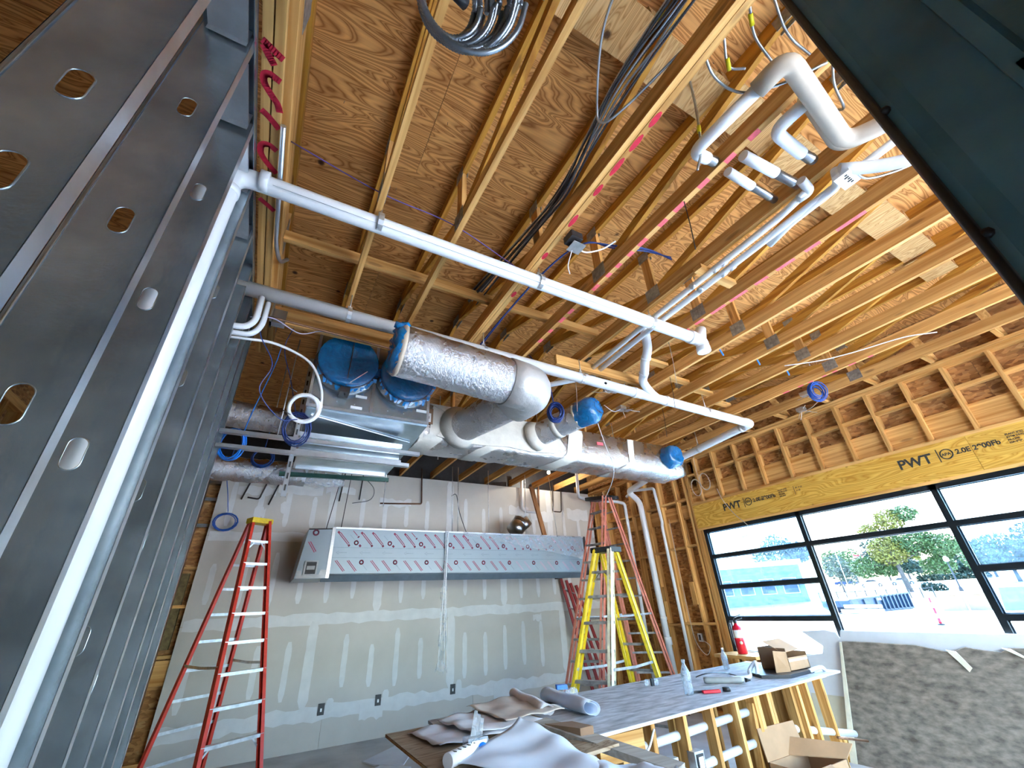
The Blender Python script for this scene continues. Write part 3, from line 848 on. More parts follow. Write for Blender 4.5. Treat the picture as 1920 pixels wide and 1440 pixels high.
def leaves(rd, blobs, n, size):
    m = MB(); vs = []; fs = []
    tot = sum(b[3]**2 for b in blobs)
    for (cx, cy, cz, r, sq) in blobs:
        for _ in range(int(n*r*r/tot)):
            while True:
                p = Vector((rd.uniform(-1,1), rd.uniform(-1,1), rd.uniform(-1,1)))
                if .35 < p.length < 1: break
            c = Vector((cx, cy, cz)) + Vector((p.x*r, p.y*r, p.z*r*sq))
            a = Vector((rd.gauss(0,1), rd.gauss(0,1), rd.gauss(0,1))).normalized()*size*rd.uniform(.6,1.4)
            b = a.cross(Vector((rd.gauss(0,1), rd.gauss(0,1), rd.gauss(0,1)))).normalized()*size*rd.uniform(.4,.9)
            k = len(vs); vs += [c-a, c+b, c+a, c-b]; fs.append((k, k+1, k+2, k+3))
    return m.add(vs, fs)
def tree(name, label, base, h, blobs, mats, n=2500, size=.22, lean=(0,0), seed=1, trunk_r=.28, limbs=6):
    rd = random.Random(seed)
    t = thing(name, label, 'tree', 'trees across the lot')
    bx, by, bz = base
    top = Vector((bx+lean[0], by+lean[1], bz+h*.78))
    m = MB().tube(spline([(bx,by,bz-.1), (bx+lean[0]*.3, by+lean[1]*.3, bz+h*.3), tuple(top)], 5), [trunk_r*(1-.8*i/10) for i in range(11)], 8)
    m.obj('trunk', BARK, t)
    for i in range(limbs):
        b = blobs[i % len(blobs)]
        s = Vector((bx, by, bz)).lerp(top, rd.uniform(.3, .85))
        e = Vector((b[0]+rd.uniform(-1,1)*b[3]*.5, b[1]+rd.uniform(-1,1)*b[3]*.7, b[2]+rd.uniform(0,.7)*b[3]))
        MB().tube(spline([s, s.lerp(e, .5)+Vector((0,0,-.3)), e], 4), [trunk_r*.4*(1-.1*k) for k in range(9)], 6).obj('branch', BARK, t)
    for i, mt in enumerate(mats):
        leaves(rd, blobs[i::len(mats)] if len(blobs) > 1 else blobs, n//len(mats), size).obj('crown', mt, t)
    return t
tree('lot_tree', 'tall green and yellow tree leaning in the middle pane', (82.3, 30.6, .95), 12.4,
     [(81.5,34.5,4.6,2.2,.7),(82,31,6.6,2.6,.8),(83,28,7.6,2.6,.8),(84,25.5,6.6,2.4,.7),(82.5,29.5,10.8,2.0,.8),(83,32.5,4.2,1.8,.6),(84.2,26.8,4.2,2.0,.6),(82.5,32.6,9.6,1.5,.8),(83,27.5,11.4,1.7,.7)],
     [LEAFG, LEAFY, LEAFG], 12000, .19, (.2, .6), 4, .42, 11)
tree('lot_tree', 'grey-green thin tree beside the first mullion', (98, 46.6, 1.4), 8, [(98,46.6,5.6,2.4,1.0),(98.5,45.2,4.2,1.8,.9)], [LEAFS], 1500, .2, (0,0), 5, .2, 4)
tree('lot_tree', 'dark green tree behind the parked cars', (125, 46.5, 2.5), 9, [(125,46.5,7.2,2.6,.9),(125,44.5,5.6,2.0,.9)], [LEAFD], 1500, .3, (0,0), 6, .25, 3)
tree('lot_tree', 'bushy mixed tree behind the flag', (130, 58, 2.5), 11, [(130,58,8.6,2.8,.9),(130,55.4,6.6,2.2,.9),(130,60.4,6.2,2.2,.9)], [LEAFG, LEAFS], 2000, .3, (0,0), 7, .3, 3)
tree('lot_tree', 'round dark tree above the hedge beside the lamp post', (131, 40, 2.5), 7, [(131,40.4,5.2,2.4,.8),(131,37.2,4.8,2.2,.8),(131,43.5,5,2.4,.8)], [LEAFG, LEAFD], 2200, .3, (0,0), 8, .25, 3)
tree('lot_tree', 'broad leafy tree in the filmed pane of the third column', (105, 24.5, 1.6), 10, [(105,25,6.2,3.4,.8),(105,21.5,5.6,3.0,.8),(106,28,5.4,2.6,.8),(105,18,4.6,2.6,.8)], [LEAFG, LEAFS], 4000, .26, (0,0), 9, .3, 5)
tree('lot_tree', 'tall tree behind the low building in the first column', (86, 49.5, 1.2), 13, [(86,49.8,9.4,2.8,.9),(86,46.6,8.2,2.4,.8),(86,53,7.8,2.2,.8)], [LEAFG, LEAFS], 3000, .24, (0,0), 10, .3, 5)
for k, (x, y, h, s_) in enumerate([(140,66,10,11),(150,59,13,12),(140,51,11,13),(150,44,10,14),(141,36,9,15),(150,29,12,16),(141,21,9,17)]):
    tree('lot_tree', 'background tree line behind the lot, ' + ['first', 'second', 'third', 'fourth', 'fifth', 'sixth', 'last'][k] + ' from the first mullion', (x, y, 2.6), h,
         [(x, y, 2.6+h*.62, h*.34, .9), (x, y-1.5, 2.6+h*.42, h*.22, .9), (x, y+1.5, 2.6+h*.45, h*.22, .9)], [[LEAFG, LEAFS], [LEAFD, LEAFG], [LEAFS, LEAFY]][k % 3], 2600, .36, (0,0), s_, .3, 3)
hd_ = MB()
leaves(random.Random(2), [(127, 34+i*1.3, 3.0, 1.0, .8) for i in range(9)], 2600, .22).obj('hedge', LEAFD)
tag(bpy.data.objects['hedge'], 'dark clipped hedge under the trees beside the lamp post', 'hedge')
leaves(random.Random(12), [(79, 27.2, 1.5, .9, .7), (79.4, 26.2, 1.4, .8, .7)], 900, .13).obj('shrub', LEAFD)
tag(bpy.data.objects['shrub'], 'low dark shrub at the foot of the tall tree', 'shrub')

# cars
def car(label, c, ang, col, seed):
    t = thing('parked_car', label, 'car', 'cars parked across the lot')
    M = Matrix.Translation(c) @ Matrix.Rotation(ang, 4, 'Z')
    def P(x, y, z): return M @ Vector((x, y, z))
    paint = plain('car_paint_%d' % seed, col, .25, .2, .05, 3)
    prof = [(-2.2,.35),(-2.25,.75),(-2.0,.95),(-1.2,1.0),(-.55,1.45),(.7,1.47),(1.35,1.02),(2.1,.85),(2.25,.55),(2.2,.3)]
    MB().prism([P(x, -.85, z) for x, z in prof], (M.to_3x3() @ Vector((0, 1.7, 0)))).obj('body', paint, t)
    for s in (-.86, .86):
        MB().prism([P(x, s-.005, z) for x, z in [(-1.02,1.02),(-.5,1.38),(.62,1.40),(1.15,1.04)]], M.to_3x3() @ Vector((0,.01,0))).obj('side_window', BLACKP, t)
        for x in (-1.4, 1.4):
            w = MB().lathe(P(x, s-.1*(1 if s > 0 else -1), .33), P(x, s+.06*(1 if s > 0 else -1), .33), [(0,.33),(.16,.33)], 14).obj('wheel', BLACKP, t)
            MB().lathe(P(x, s+.05*(1 if s > 0 else -1), .33), P(x, s+.08*(1 if s > 0 else -1), .33), [(0,.2),(.02,.16)], 12).obj('hub_cap', ZINC, w)
a0 = math.atan2(-4.0, 1.7)
car('dark blue sedan parked at the far left of the lot', (122.3, 57.2, 2.52), a0, (.01,.03,.09), 1)
car('white hatchback parked behind the dumpster', (115, 49.0, 1.95), a0, (.8,.8,.78), 2)
car('pale blue car parked behind the tall tree', (116.9, 44.2, 2.0), a0, (.3,.42,.55), 3)

# dumpster
d = thing('dumpster', 'dark blue ribbed roll-off dumpster on the pavement', 'dumpster')
DB = plain('dumpster_paint', (.014, .036, .07), .5, .1, .25, 2)
A = Vector((45.6, 21.6, -.2)); Bv = Vector((56.1, 21.2, -.2)); ax = (Bv-A).normalized(); nrm = Vector((ax.y, -ax.x, 0)); Ld = (Bv-A).length
def Q(s, o, z): return A + ax*s + nrm*o + Vector((0,0,z))
MB().prism([Q(0,0,.55), Q(1.2,0,.05), Q(Ld,0,.05), Q(Ld,0,1.32), Q(0,0,1.05)], -nrm*2.4).obj('hopper', DB, d)
MB().board(Q(-.1,.06,1.07), Q(Ld+.1,.06,1.36), .12, .12).obj('top_rail', DB, d)
MB().board(Q(1.0,.06,.1), Q(Ld,.06,.1), .12, .14).obj('bottom_rail', DB, d)
for k in range(8):
    s = Ld*.5 + k*Ld*.5/7.3
    MB().board(Q(s,.07,.1), Q(s,.07,1.32), .16, .16, tuple(ax)).obj('rib', DB, d)
for s in (2.2, 4.2): MB().board(Q(s,.06,.1), Q(s,.06,1.2), .12, .14, tuple(ax)).obj('rib', DB, d)
for s in (Ld-.4, Ld-1.6): MB().lathe(Q(s,.05,.02), Q(s,-.1,.02), [(0,.16),(.15,.16)], 12).obj('roller', BLACKP, d)
letters('10-102', .26, Q(4.3,.13,.92), WHITEP, d, 'lettering', tuple(ax), (0,0,1))
lone('timber_stack', MB().board((43.2,21.2,.1),(46.2,19.7,.0),.5,.3).board((43.4,21.0,.45),(46.0,19.6,.35),.4,.25), CREAM, 'pale stack of timbers lying in front of the dumpster', 'timber')
# plywood bin
c = thing('plywood_bin', 'low tan plywood bin standing on the lot', 'bin')
a, b = Vector((49.3,16.7,-.2)), Vector((50.1,13.7,-.2))
TAN = plain('weathered_tan_board', (.30,.21,.13), .85, 0, .15, 1)
for k in range(2):
    p = a.lerp(b, k*.505); q = a.lerp(b, k*.505+.49)
    MB().prism([p, q, q+Vector((0,0,1.3)), p+Vector((0,0,1.3))], (.04,.01,0)).obj('side_panel', TAN, c)
    MB().prism([p+Vector((2,.6,0)), q+Vector((2,.6,0)), q+Vector((2,.6,1.3)), p+Vector((2,.6,1.3))], (.04,.01,0)).obj('side_panel', TAN, c)
MB().prism([a, a+Vector((2,.6,0)), a+Vector((2,.6,1.3)), a+Vector((0,0,1.3))], (.01,.04,0)).obj('end_panel', TAN, c)
mm = a.lerp(b, .5)
MB().board(mm+Vector((-.05,0,0)), mm+Vector((-.05,0,1.3)), .1, .1, (1,0,0)).obj('post', WHITEP, c)
MB().board(a.lerp(b,.2)+Vector((-.03,0,1.05)), a.lerp(b,.35)+Vector((-.03,0,1.05)), .02, .12).obj('faded_print', CARDD, c)
MB().board(a.lerp(b,.68)+Vector((-.03,0,1.05)), a.lerp(b,.86)+Vector((-.03,0,1.05)), .02, .12).obj('faded_print', CARDD, c)
# traffic delineator
c = thing('traffic_post', 'red and white striped traffic post on the paving', 'traffic post')
p = Vector((31.15, 10.94, -.15))
MB().lathe(p, p+Vector((0,0,1)), [(0,.16),(.06,.16),(.08,.07)], 12).obj('base', BLACKP, c)
for k in range(5):
    MB().lathe(p+Vector((0,0,.06+k*.24)), p+Vector((0,0,2)), [(0,.075-.007*k),(.24,.07-.007*k)], 12).obj('band', [REDPAINT, PINKSPRAY, REDPAINT, WHITEP, REDPAINT][k], c)
# lamp post, poles, fence
c = thing('street_lamp', 'dark post lamp with globe head on the grass verge', 'street lamp')
MB().lathe((71.7,21.86,.95), (71.7,21.86,5), [(0,.22),(.3,.2),(.5,.09),(3.2,.06)], 10).obj('post', BLACKP, c)
MB().lathe((71.7,21.86,4.1), (71.7,21.86,5), [(0,.1),(.1,.26),(.4,.28),(.6,.1)], 12).obj('globe', WHITEP, c)
tag(MB().tube([(90.6,42.2,1.1),(90.6,42.2,8.4)], .07, 6).obj('light_pole', ZINC), 'pale bare pole left of the flag', 'pole')
fl = thing('flag_pole', 'pale pole carrying a red striped flag between the trees', 'flag pole')
MB().tube([(88,38.5,1.0),(88,38.5,7.7)], .07, 6).obj('pole', ZINC, fl)
for k in range(5): MB().prism([(88,38.45,6.9-k*.22),(88,37.2,6.7-k*.24),(88,37.2,6.5-k*.24),(88,38.45,6.7-k*.22)], (.03,0,0)).obj('flag_stripe', [REDPAINT, WHITEP][k % 2], fl)
fe = thing('rail_fence', 'thin dark rail fence behind the dumpster', 'fence')
for k in range(12):
    y = 22.5 + k*1.1
    MB().box(65.9,66.0,y-.05,y+.05,.45,1.55).obj('post', BLACKP, fe)
MB().box(65.93,65.97,22.5,34.7,1.42,1.5).obj('rail', BLACKP, fe); MB().box(65.93,65.97,22.5,34.7,.95,1.0).obj('rail', BLACKP, fe)
# low building in the first column
b = thing('low_building', 'long pale commercial building seen through the filmed panes', 'building')
BW = plain('pale_blue_wall', (.14,.18,.22), .8, 0, .06, 1)
MB().prism([(58,52,.2),(66.4,36.2,.2),(66.4,36.2,5.2),(58,52,5.2)], (9,5,0)).obj('wall', BW, b)
MB().prism([(57.6,52.4,5.2),(66.6,35.8,5.2),(66.6,35.8,5.9),(57.6,52.4,5.9)], (10,6,0)).obj('roof', WHITEP, b)
dirb = Vector((8.4,-15.8,0)).normalized(); nb = Vector((dirb.y,-dirb.x,0))
for k in range(6):
    s = Vector((58,52,0)) + dirb*(1.2+k*2.8) + nb*.06
    f = MB().prism([s+Vector((0,0,1.6)), s+dirb*1.9+Vector((0,0,1.6)), s+dirb*1.9+Vector((0,0,3.6)), s+Vector((0,0,3.6))], nb*.04).obj('window', WHITEP, b)
    MB().prism([s+dirb*.1+nb*.05+Vector((0,0,1.7)), s+dirb*1.8+nb*.05+Vector((0,0,1.7)), s+dirb*1.8+nb*.05+Vector((0,0,3.5)), s+dirb*.1+nb*.05+Vector((0,0,3.5))], nb*.02).obj('pane', DB, f)
tp = thing('covered_pallet', 'grey tarp covered pallet load behind the lower third pane', 'pallet')
MB().prism([(43.5,11.6,0),(43.9,8.6,0),(43.9,8.6,1.35),(43.6,11.4,1.35)], (2,.3,0)).obj('tarp', plain('grey_tarp', (.22,.27,.34), .7, 0, .2, 2), tp)
MB().box(43.4,45.9,8.5,11.7,-.2,0).obj('pallet_base', CREAM, tp)

# ------------------------------------------------------------------ drain pipes
def elbow_hub(t, p, d, r, mat=PVC, l=.05):
    """coupling collar around a pipe at p, along d"""
    p = Vector(p); d = Vector(d).normalized()
    m = MB().lathe(p-d*l/2, p+d*l/2, [(0, r*1.0), (0.001, r*1.12), (l-.001, r*1.12), (l, r*1.0)], 20)
    return m.obj('coupling', mat, t)
def hanger(t, p, axis, r, ztop, off=0):
    p = Vector(p); a = Vector(axis).normalized(); side = a.cross(Vector((0,0,1))).normalized()
    pts = [p + side*(math.cos(k)*(r+.004)) + Vector((0,0,math.sin(k)*(r+.004))) for k in [math.pi*(i/12)*2 for i in range(12)]]
    m = MB()
    for i in range(12): m.board(pts[i], pts[(i+1) % 12], .034, .003, tuple((pts[i]-p).normalized()))
    m.tube([p+Vector((0,0,r)), (p.x, p.y, ztop)], .006, 6)
    m.box(p.x-.018, p.x+.018, p.y-.006, p.y+.006, p.z+r, p.z+r+.035)
    return m.obj('pipe_hanger', ZINC, t)
R4 = .056
t = thing('drain_pipe', 'upper white drain pipe crossing under the trusses, turning down behind a steel stud', 'pipe', 'white drain pipes')
P1a, P1b = Vector((-.585, 2.085, 3.95)), Vector((3.30, 2.045, 3.90))
MB().tube(bend([(P1a.x, P1a.y, .4), (P1a.x, P1a.y, 3.95), tuple(P1b)], .11, 7), R4, 20).obj('pipe_run', PVC, t)
elbow_hub(t, (-.43, 2.064, 3.948), (1,0,0), R4); elbow_hub(t, (P1a.x, P1a.y, 3.80), (0,0,1), R4)
pv = MB().tube([(-.38, 2.064-.035, 3.948-.0435), (3.2, 2.047-.035, 3.9015-.0435)], .0016, 4)
pv.obj('printed_line', INKG, t)
for x, zt in [(.245, 4.06), (1.50, 4.06), (2.72, 4.06)]:
    hanger(t, (x, 2.05, 3.95-.013*(x+.5)), (1,0,0), R4, zt)
MB().tube(bend([(3.24, 2.045, 3.902), (3.40, 2.045, 3.90), (3.40, 2.05, 3.78)], .09, 6), R4*1.1, 20).obj('elbow', PVC, t)
elbow_hub(t, (3.25, 2.045, 3.902), (1,0,0), R4*1.05); elbow_hub(t, (3.40, 2.05, 3.80), (0,0,1), R4*1.05)
MB().tube(bend([(3.40,2.05,3.9),(3.46,2.05,4.06)], .05), R4*.9, 16).obj('riser', PVC, t)

t = thing('drain_pipe', 'lower white drain pipe with a wye, running to the far wall corner', 'pipe', 'white drain pipes')
Pa, Pb = Vector((-.56, 3.0, 3.84)), Vector((5.70, 3.10, 3.80))
path = bend([tuple(Pa), tuple(Pb), (5.88, 4.5, 3.76), (6.45, 6.45, 3.68), (6.58, 6.30, 3.45), (6.585, 6.25, .3)], .12, 6)
MB().tube(path, R4, 20).obj('pipe_run', PVC, t)
for x in (.228, 1.47, 2.66, 4.75):
    f = (x-Pa.x)/(Pb.x-Pa.x); p = Pa.lerp(Pb, f); hanger(t, p, (1,.016,0), R4, 4.06)
hanger(t, (5.83, 4.1, 3.77), (.1,1,0), R4, 4.06)
MB().tube(bend([(5.60,3.098,3.80),(5.70,3.10,3.80),(5.715,3.22,3.797)], .1, 6), R4*1.1, 20).obj('elbow', PVC, t)
elbow_hub(t, (5.60, 3.098, 3.80), (1,0,0), R4); elbow_hub(t, (5.725, 3.25, 3.796), (.1,1,0), R4)
# wye and the S-shaped riser
MB().tube(spline([(3.86,3.075,3.815),(3.68,3.02,3.84),(3.48,2.93,3.90),(3.36,2.78,3.92),(3.26,2.66,3.97),(3.18,2.52,4.05),(3.08,2.42,4.30)], 6), R4*.86, 18).obj('wye_branch', PVC, t)
for x in (3.45, 3.98): elbow_hub(t, Pa.lerp(Pb, (x-Pa.x)/(Pb.x-Pa.x)), (1,.016,0), R4)
for p, d in [((3.37,2.80,3.918),(.4,.8,-.2)), ((3.24,2.62,3.985),(.3,.6,-.4))]: elbow_hub(t, p, d, R4*.86, PVC, .03)
MB().lathe((2.95,3.0,3.80),(2.95,2.98,3.775),[(0,.012),(.02,.012)],10).obj('drilled_plug', BLACKP, t)
elbow_hub(t, (6.585,6.26,1.35), (0,0,1), R4); elbow_hub(t, (6.585,6.25,1.0), (0,0,1), R4*1.05, PVC, .12)

MB().tube([(-.655,1.955,.01),(-.655,1.955,4.02)], .042, 14).obj('riser_pipe', PVC, wp)
def pipe(name, label, pts, r, mat, cat='pipe', b=.05, n=12, group=None):
    return tag(MB().tube(bend(pts, b, 5), r, n).obj(name, mat), label, cat, group)
pipe('vent_pipe', 'thin white pipe with a jog beside the window studs', [(6.55,6.62,3.62),(6.56,6.42,3.70),(6.57,5.86,3.62),(6.58,5.83,2.95),(6.60,5.87,2.9),(6.60,5.86,.55)], .028, PVC)
pipe('vent_pipe', 'thin white pipe dropping behind the orange ladder', [(5.57,6.98,4.2),(5.54,6.98,3.62),(5.85,6.9,3.56),(6.48,6.85,3.56),(6.56,6.72,3.50),(6.60,6.78,.0)], .033, PVC)
pipe('vent_pipe', 'short white pipe hooked on the drywall above the hood', [(4.79,7.99,4.3),(4.75,7.99,3.55),(4.85,7.99,3.49),(5.1,7.99,3.49)], .033, PVC)
pipe('water_line', 'two bent white pipes tucked under the lower drain at the studs', [(-.39,2.98,3.776),(-.385,2.98,3.56),(-.43,2.98,3.49),(-.7,2.98,3.46)], .022, PVC, b=.08)
pipe('water_line', 'thinner white bent pipe just behind the other under the drain', [(-.345,3.03,3.776),(-.342,3.03,3.56),(-.39,3.03,3.465),(-.7,3.03,3.44)], .020, PVC, b=.08)
pipe('steel_conduit', 'grey steel conduit with an open end fixed to the girder', [(-.365,1.72,4.032),(-.362,2.65,4.032),(-.33,2.85,4.032),(-.30,2.98,4.2)], .0145, GALV2, 'conduit', b=.1)
for k, dx in enumerate((0, .105)):
    t = thing('white_conduit', ['left of the pair of long white conduits above the trusses', 'right of the pair of long white conduits above the trusses'][k], 'conduit', 'pair of white conduits')
    xa = 2.735+dx
    MB().tube(bend([(xa-.02+(0 if k else -.02), .60-(0 if k == 0 else .45), 4.0+(.0)), (xa, .80, 4.0), (xa+.06, 2.2, 4.0), (xa+.13, 3.25, 4.0)], .05), .026, 12).obj('tube', PVC, t)
    for y in (1.26, 1.34, 1.56): MB().lathe((xa+.028,y,4.0),(xa+.03,y+.05,4.0),[(0,.0285),(.045,.0285)],12).obj('coupling', ZINC, t)
    if k == 0: MB().tube(bend([(xa-.03,.66,4.0),(xa-.02,.58,4.0),(xa-.14,.57,4.02)], .06), .030, 12).obj('elbow', PVC, t)
pipe('white_conduit', 'single white conduit behind the insulated elbow duct', [(2.0,4.0,3.9),(2.85,3.3,3.98)], .03, PVC, 'conduit')

# ------------------------------------------------------------------ insulated lines by the door frame
def lineset(label, pts, r, end=None, mat=FOAM, b=.07):
    t = thing('insulated_line', label, 'insulated pipe', 'insulated lines near the door frame')
    MB().tube(bend(pts, b, 6), r, 16).obj('foam_sleeve', mat, t)
    if end:
        a, c = Vector(end[0]), Vector(end[1]); d = (c-a).normalized(); L = (c-a).length
        MB().lathe(a, c, [(0, r*.86), (L*.72, r*.86), (L*.73, r*.93), (L*.8, r*.93), (L*.81, r*.86), (L, r*.86)], 14).obj('steel_stub', SSTEEL, t)
    return t
lineset('long insulated line running over the third bay to a bent end', [(1.93,.765,4.05),(1.77,.755,3.98),(1.775,.34,3.96)], .036, ((1.88,.762,4.025),(2.06,.775,4.11)))
lineset('thick tan taped line crossing towards the door frame', [(1.775,.36,3.96),(1.765,.20,3.95),(2.46,.285,3.92),(2.52,.15,3.90),(2.54,.05,3.9)], .050, None, FOAMB, .09)
lineset('second tan taped line tucked behind the thick one', [(2.12,.27,4.06),(2.58,.335,4.03),(2.635,.20,4.0),(2.65,.05,3.98)], .038, None, FOAMB, .07)
lineset('lower curved white line at the edge of the door frame', [(2.66,.40,3.95),(2.76,.31,3.92),(2.83,.22,3.88),(2.9,.1,3.85)], .038, None, FOAM, .06)
lineset('U bent white line ending in a steel stub', [(2.10,.28,3.99),(2.095,.455,3.99),(2.42,.465,4.03)], .036, ((2.40,.463,4.025),(2.58,.465,4.08)))
lineset('upper of two straight white stubs between the trusses', [(2.11,.645,4.04),(2.42,.625,4.05)], .034, ((2.41,.626,4.05),(2.66,.610,4.06)))
lineset('lower of two straight white stubs between the trusses', [(2.12,.76,4.04),(2.38,.762,4.06)], .030, ((2.37,.762,4.06),(2.66,.764,4.09)))
lineset('thin white line bending beside the paired conduits', [(2.70,.42,4.0),(2.83,.47,3.99),(2.86,.80,4.0),(2.93,1.0,4.01)], .028, None, FOAM, .05)
b = thing('junction_box', 'white printed junction box hung beside the taped lines', 'junction box')
MB().box(2.66,2.80,.36,.45,3.90,3.93).obj('cover', WHITEP, b)
MB().box(2.67,2.79,.365,.445,3.93,3.97).obj('back_box', ZINC, b)
for k in range(5): MB().box(2.68+k*.02,2.692+k*.02,.385,.40+.01*(k % 2),3.8985,3.9).obj('printed_mark', INKB, b)
lone('hang_strap', MB().tube([(2.33,.27,4.0),(2.36,.275,3.98),(2.36,.28,3.88)], .006, 6).box(2.345,2.375,.25,.30,3.975,3.985), ZINC, 'small clamp gripping the tan taped lines', 'clamp')

# ------------------------------------------------------------------ ductwork
t = thing('air_plenum', 'galvanized sheet metal plenum box with two round film-covered collars', 'plenum')
px0, px1, py0, py1, pz0, pz1 = .07, 1.14, 3.62, 4.75, 3.23, 4.02
m = MB().prism([(px0,py0,pz0+.03),(px0,py0+.02,pz0),(px0,py1,pz0-.06),(px0,py1,pz1),(px0,py0,pz1)], (px1-px0,0,0)); m.obj('casing', GALV, t)
for x in (px0+.004, px1-.004, .60): MB().box(x-.012,x+.012,py0-.006,py0+.02,pz0+.02,pz1).obj('corner_seam', GALV2, t)
MB().box(px0,px1,py0-.008,py0+.02,pz0+.015,pz0+.04).obj('corner_seam', GALV2, t)
for k in range(2): MB().board((px0+.05,py0+.12+k*.5,pz0-.012-.03*k),(px1-.05,py0+.42+k*.5,pz0-.03-.03*k),.012,.008).obj('cross_crease', GALV2, t)
for x, z in [(.45,3.40),(.42,3.285),(1.02,3.36)]: MB().box(x,x+.10,py0-.008,py0-.002,z,z+.025).obj('paper_sticker', WHITEP, t)
for k in range(5): MB().lathe((.3+.15*k,py0-.001,3.33-.004*k),(.3+.15*k,py0-.02,3.33),[(0,.006),(.006,.004)],8).obj('screw', ZINC, t)
for xc, zc, nm in [(.335,3.69,'left'),(.885,3.66,'right')]:
    cdir = Vector((0,-1,.05))
    a = Vector((xc,py0,zc))
    c = MB().lathe(a, a+cdir, [(0,.285),(.02,.28),(.03,.255),(.10,.252)], 28).obj('collar', GALV, t)
    fm = MB().lathe(a+cdir*.08, a+cdir, [(0,.262),(.055,.262),(.066,.25),(.06,.12),(.045,.02)], 28).obj('film_cover', BLUEF, c)
    rd = random.Random(int(xc*100))
    fr = MB()
    for k in range(22):
        an = math.pi + math.pi*k/21 + rd.uniform(-.05,.05); rr = .262
        p = a + cdir*.085 + Vector((rr*math.cos(an),0,rr*math.sin(an))); q2 = p + Vector((rd.uniform(-.02,.02),rd.uniform(.0,.03),-rd.uniform(.02,.06)))
        fr.add([p, p+Vector((.035,0,.004)), q2+Vector((.02,0,0)), q2], [(0,1,2,3)])
    fr.obj('film_fringe', BLUEF2, c)
MB().tube([(.355,py0-.155,3.95),(.34,py0-.15,3.43)], .004, 6).obj('damper_rod', IRON, t)
MB().box(.30,.38,py0-.14,py0-.02,3.37,3.42).tube([(.34,py0-.1,3.38),(.35,py0-.12,3.34)], .008, 6).obj('damper_bracket', IRON, t)
MB().tube([(.37,py0-.165,3.46),(.50,py0-.16,3.60)], .004, 6).obj('damper_rod', WHITEP, t)

t = thing('return_box', 'flat galvanized return box hung under the plenum', 'duct')
m = MB().box(.08,.98,3.98,4.52,2.96,3.13); m.obj('casing', GALV, t)
MB().box(.06,1.0,3.965,4.0,2.94,2.975).box(.06,1.0,3.965,4.0,3.10,3.14).obj('flange', GALV2, t)
MB().box(.10,.96,4.45,4.47,2.94,2.965).obj('flange', GALV2, t)

def foil_duct(m, p0, p1, r, n=22, seg=16, wr=.012, seed=1):
    rd = random.Random(seed); a, b = Vector(p0), Vector(p1)
    pts = [a.lerp(b, i/seg) for i in range(seg+1)]
    return m.tube(pts, [r*(1+rd.uniform(-wr, wr)) for _ in pts], n, True)
t = thing('insulated_duct', 'big silver foil insulated duct with elbow and blue film on its end', 'duct', 'insulated takeoff ducts')
DA0, DA1 = Vector((.60,2.78,3.46)), Vector((1.70,2.76,3.375))
RD = .205
pathA = [DA0.lerp(DA1, i/14) for i in range(15)]
MB().tube(pathA, [RD*(1+random.uniform(-.015,.015)) for _ in pathA], 26).obj('foil_sleeve', FOIL, t)
el = bend([tuple(DA0.lerp(DA1,.86)), (1.83,2.76,3.365), (1.80,3.05,3.375)], .26, 8)
MB().tube(el, [RD*1.03*(1+random.uniform(-.012,.012)) for _ in el], 26).obj('taped_elbow', FOILT, t)
legp = [Vector((1.80,2.98,3.372)).lerp(Vector((1.62,3.97,3.42)), i/10) for i in range(11)]
MB().tube(legp, [.175*(1+random.uniform(-.015,.015)) for _ in legp], 24).obj('foil_sleeve', FOIL, t)
MB().lathe((1.635,3.86,3.415),(1.62,3.98,3.42),[(0,.178),(.05,.20),(.11,.25)],24).obj('mastic_collar', MASTIC, t)
e = DA0; d = (DA0-DA1).normalized()
MB().lathe(e-d*.035, e+d*.01, [(0,RD*1.0),(.02,RD*1.03),(.045,RD*.96)], 26).obj('fiberglass_edge', TANCABLE, t)
rd = random.Random(4)
fc = MB()
ring = []
n = 26
for j, (tt, rr) in enumerate([(0.0,.99),(.03,.94),(.05,.75),(.045,.4),(.035,.05)]):
    for k in range(n):
        an = 2*math.pi*k/n
        side = d.cross(Vector((0,0,1))).normalized(); up = side.cross(d)
        w = 1 + rd.uniform(-.05,.05); q3 = .015*rd.uniform(-1,1)
        ring.append(e + d*(tt+q3) + side*(RD*rr*w*math.cos(an)) + up*(RD*rr*w*math.sin(an)))
fs = [(j*n+k, j*n+(k+1)%n, (j+1)*n+(k+1)%n, (j+1)*n+k) for j in range(4) for k in range(n)]
fc.add(ring, fs, True)
for k in range(9):
    p = e + Vector((rd.uniform(-.04,.03), rd.uniform(-.1,.0), RD*.8+rd.uniform(-.02,.04)))
    fc.ico(p, .045, .3, 1, (1,1,.8), rd)
fc.obj('film_cover', BLUEF2, t)

t = thing('insulated_duct', 'shorter silver takeoff duct pointing up with a blue film cap', 'duct', 'insulated takeoff ducts')
B0, B1 = Vector((2.60,3.97,3.46)), Vector((2.86,3.30,3.545))
lp = [B0.lerp(B1, i/8) for i in range(9)]
MB().tube(lp, [.142*(1+random.uniform(-.012,.012)) for _ in lp], 22).obj('foil_sleeve', FOIL, t)
MB().lathe(B0.lerp(B1,.0), B1, [(0,.20),(.05,.17),(.11,.145)], 22).obj('mastic_collar', MASTIC, t)
MB().lathe(B0.lerp(B1,.42), B1, [(0,.146),(.07,.147)], 22).obj('mastic_band', MASTIC, t)
db = (B1-B0).normalized()
MB().lathe(B1-db*.10, B1, [(0,.146),(.012,.15),(.024,.146)], 22).obj('yellow_band', CREAM, t)
rd = random.Random(8); m = MB()
sd = db.cross(Vector((0,0,1))).normalized(); up = sd.cross(db); vs = []
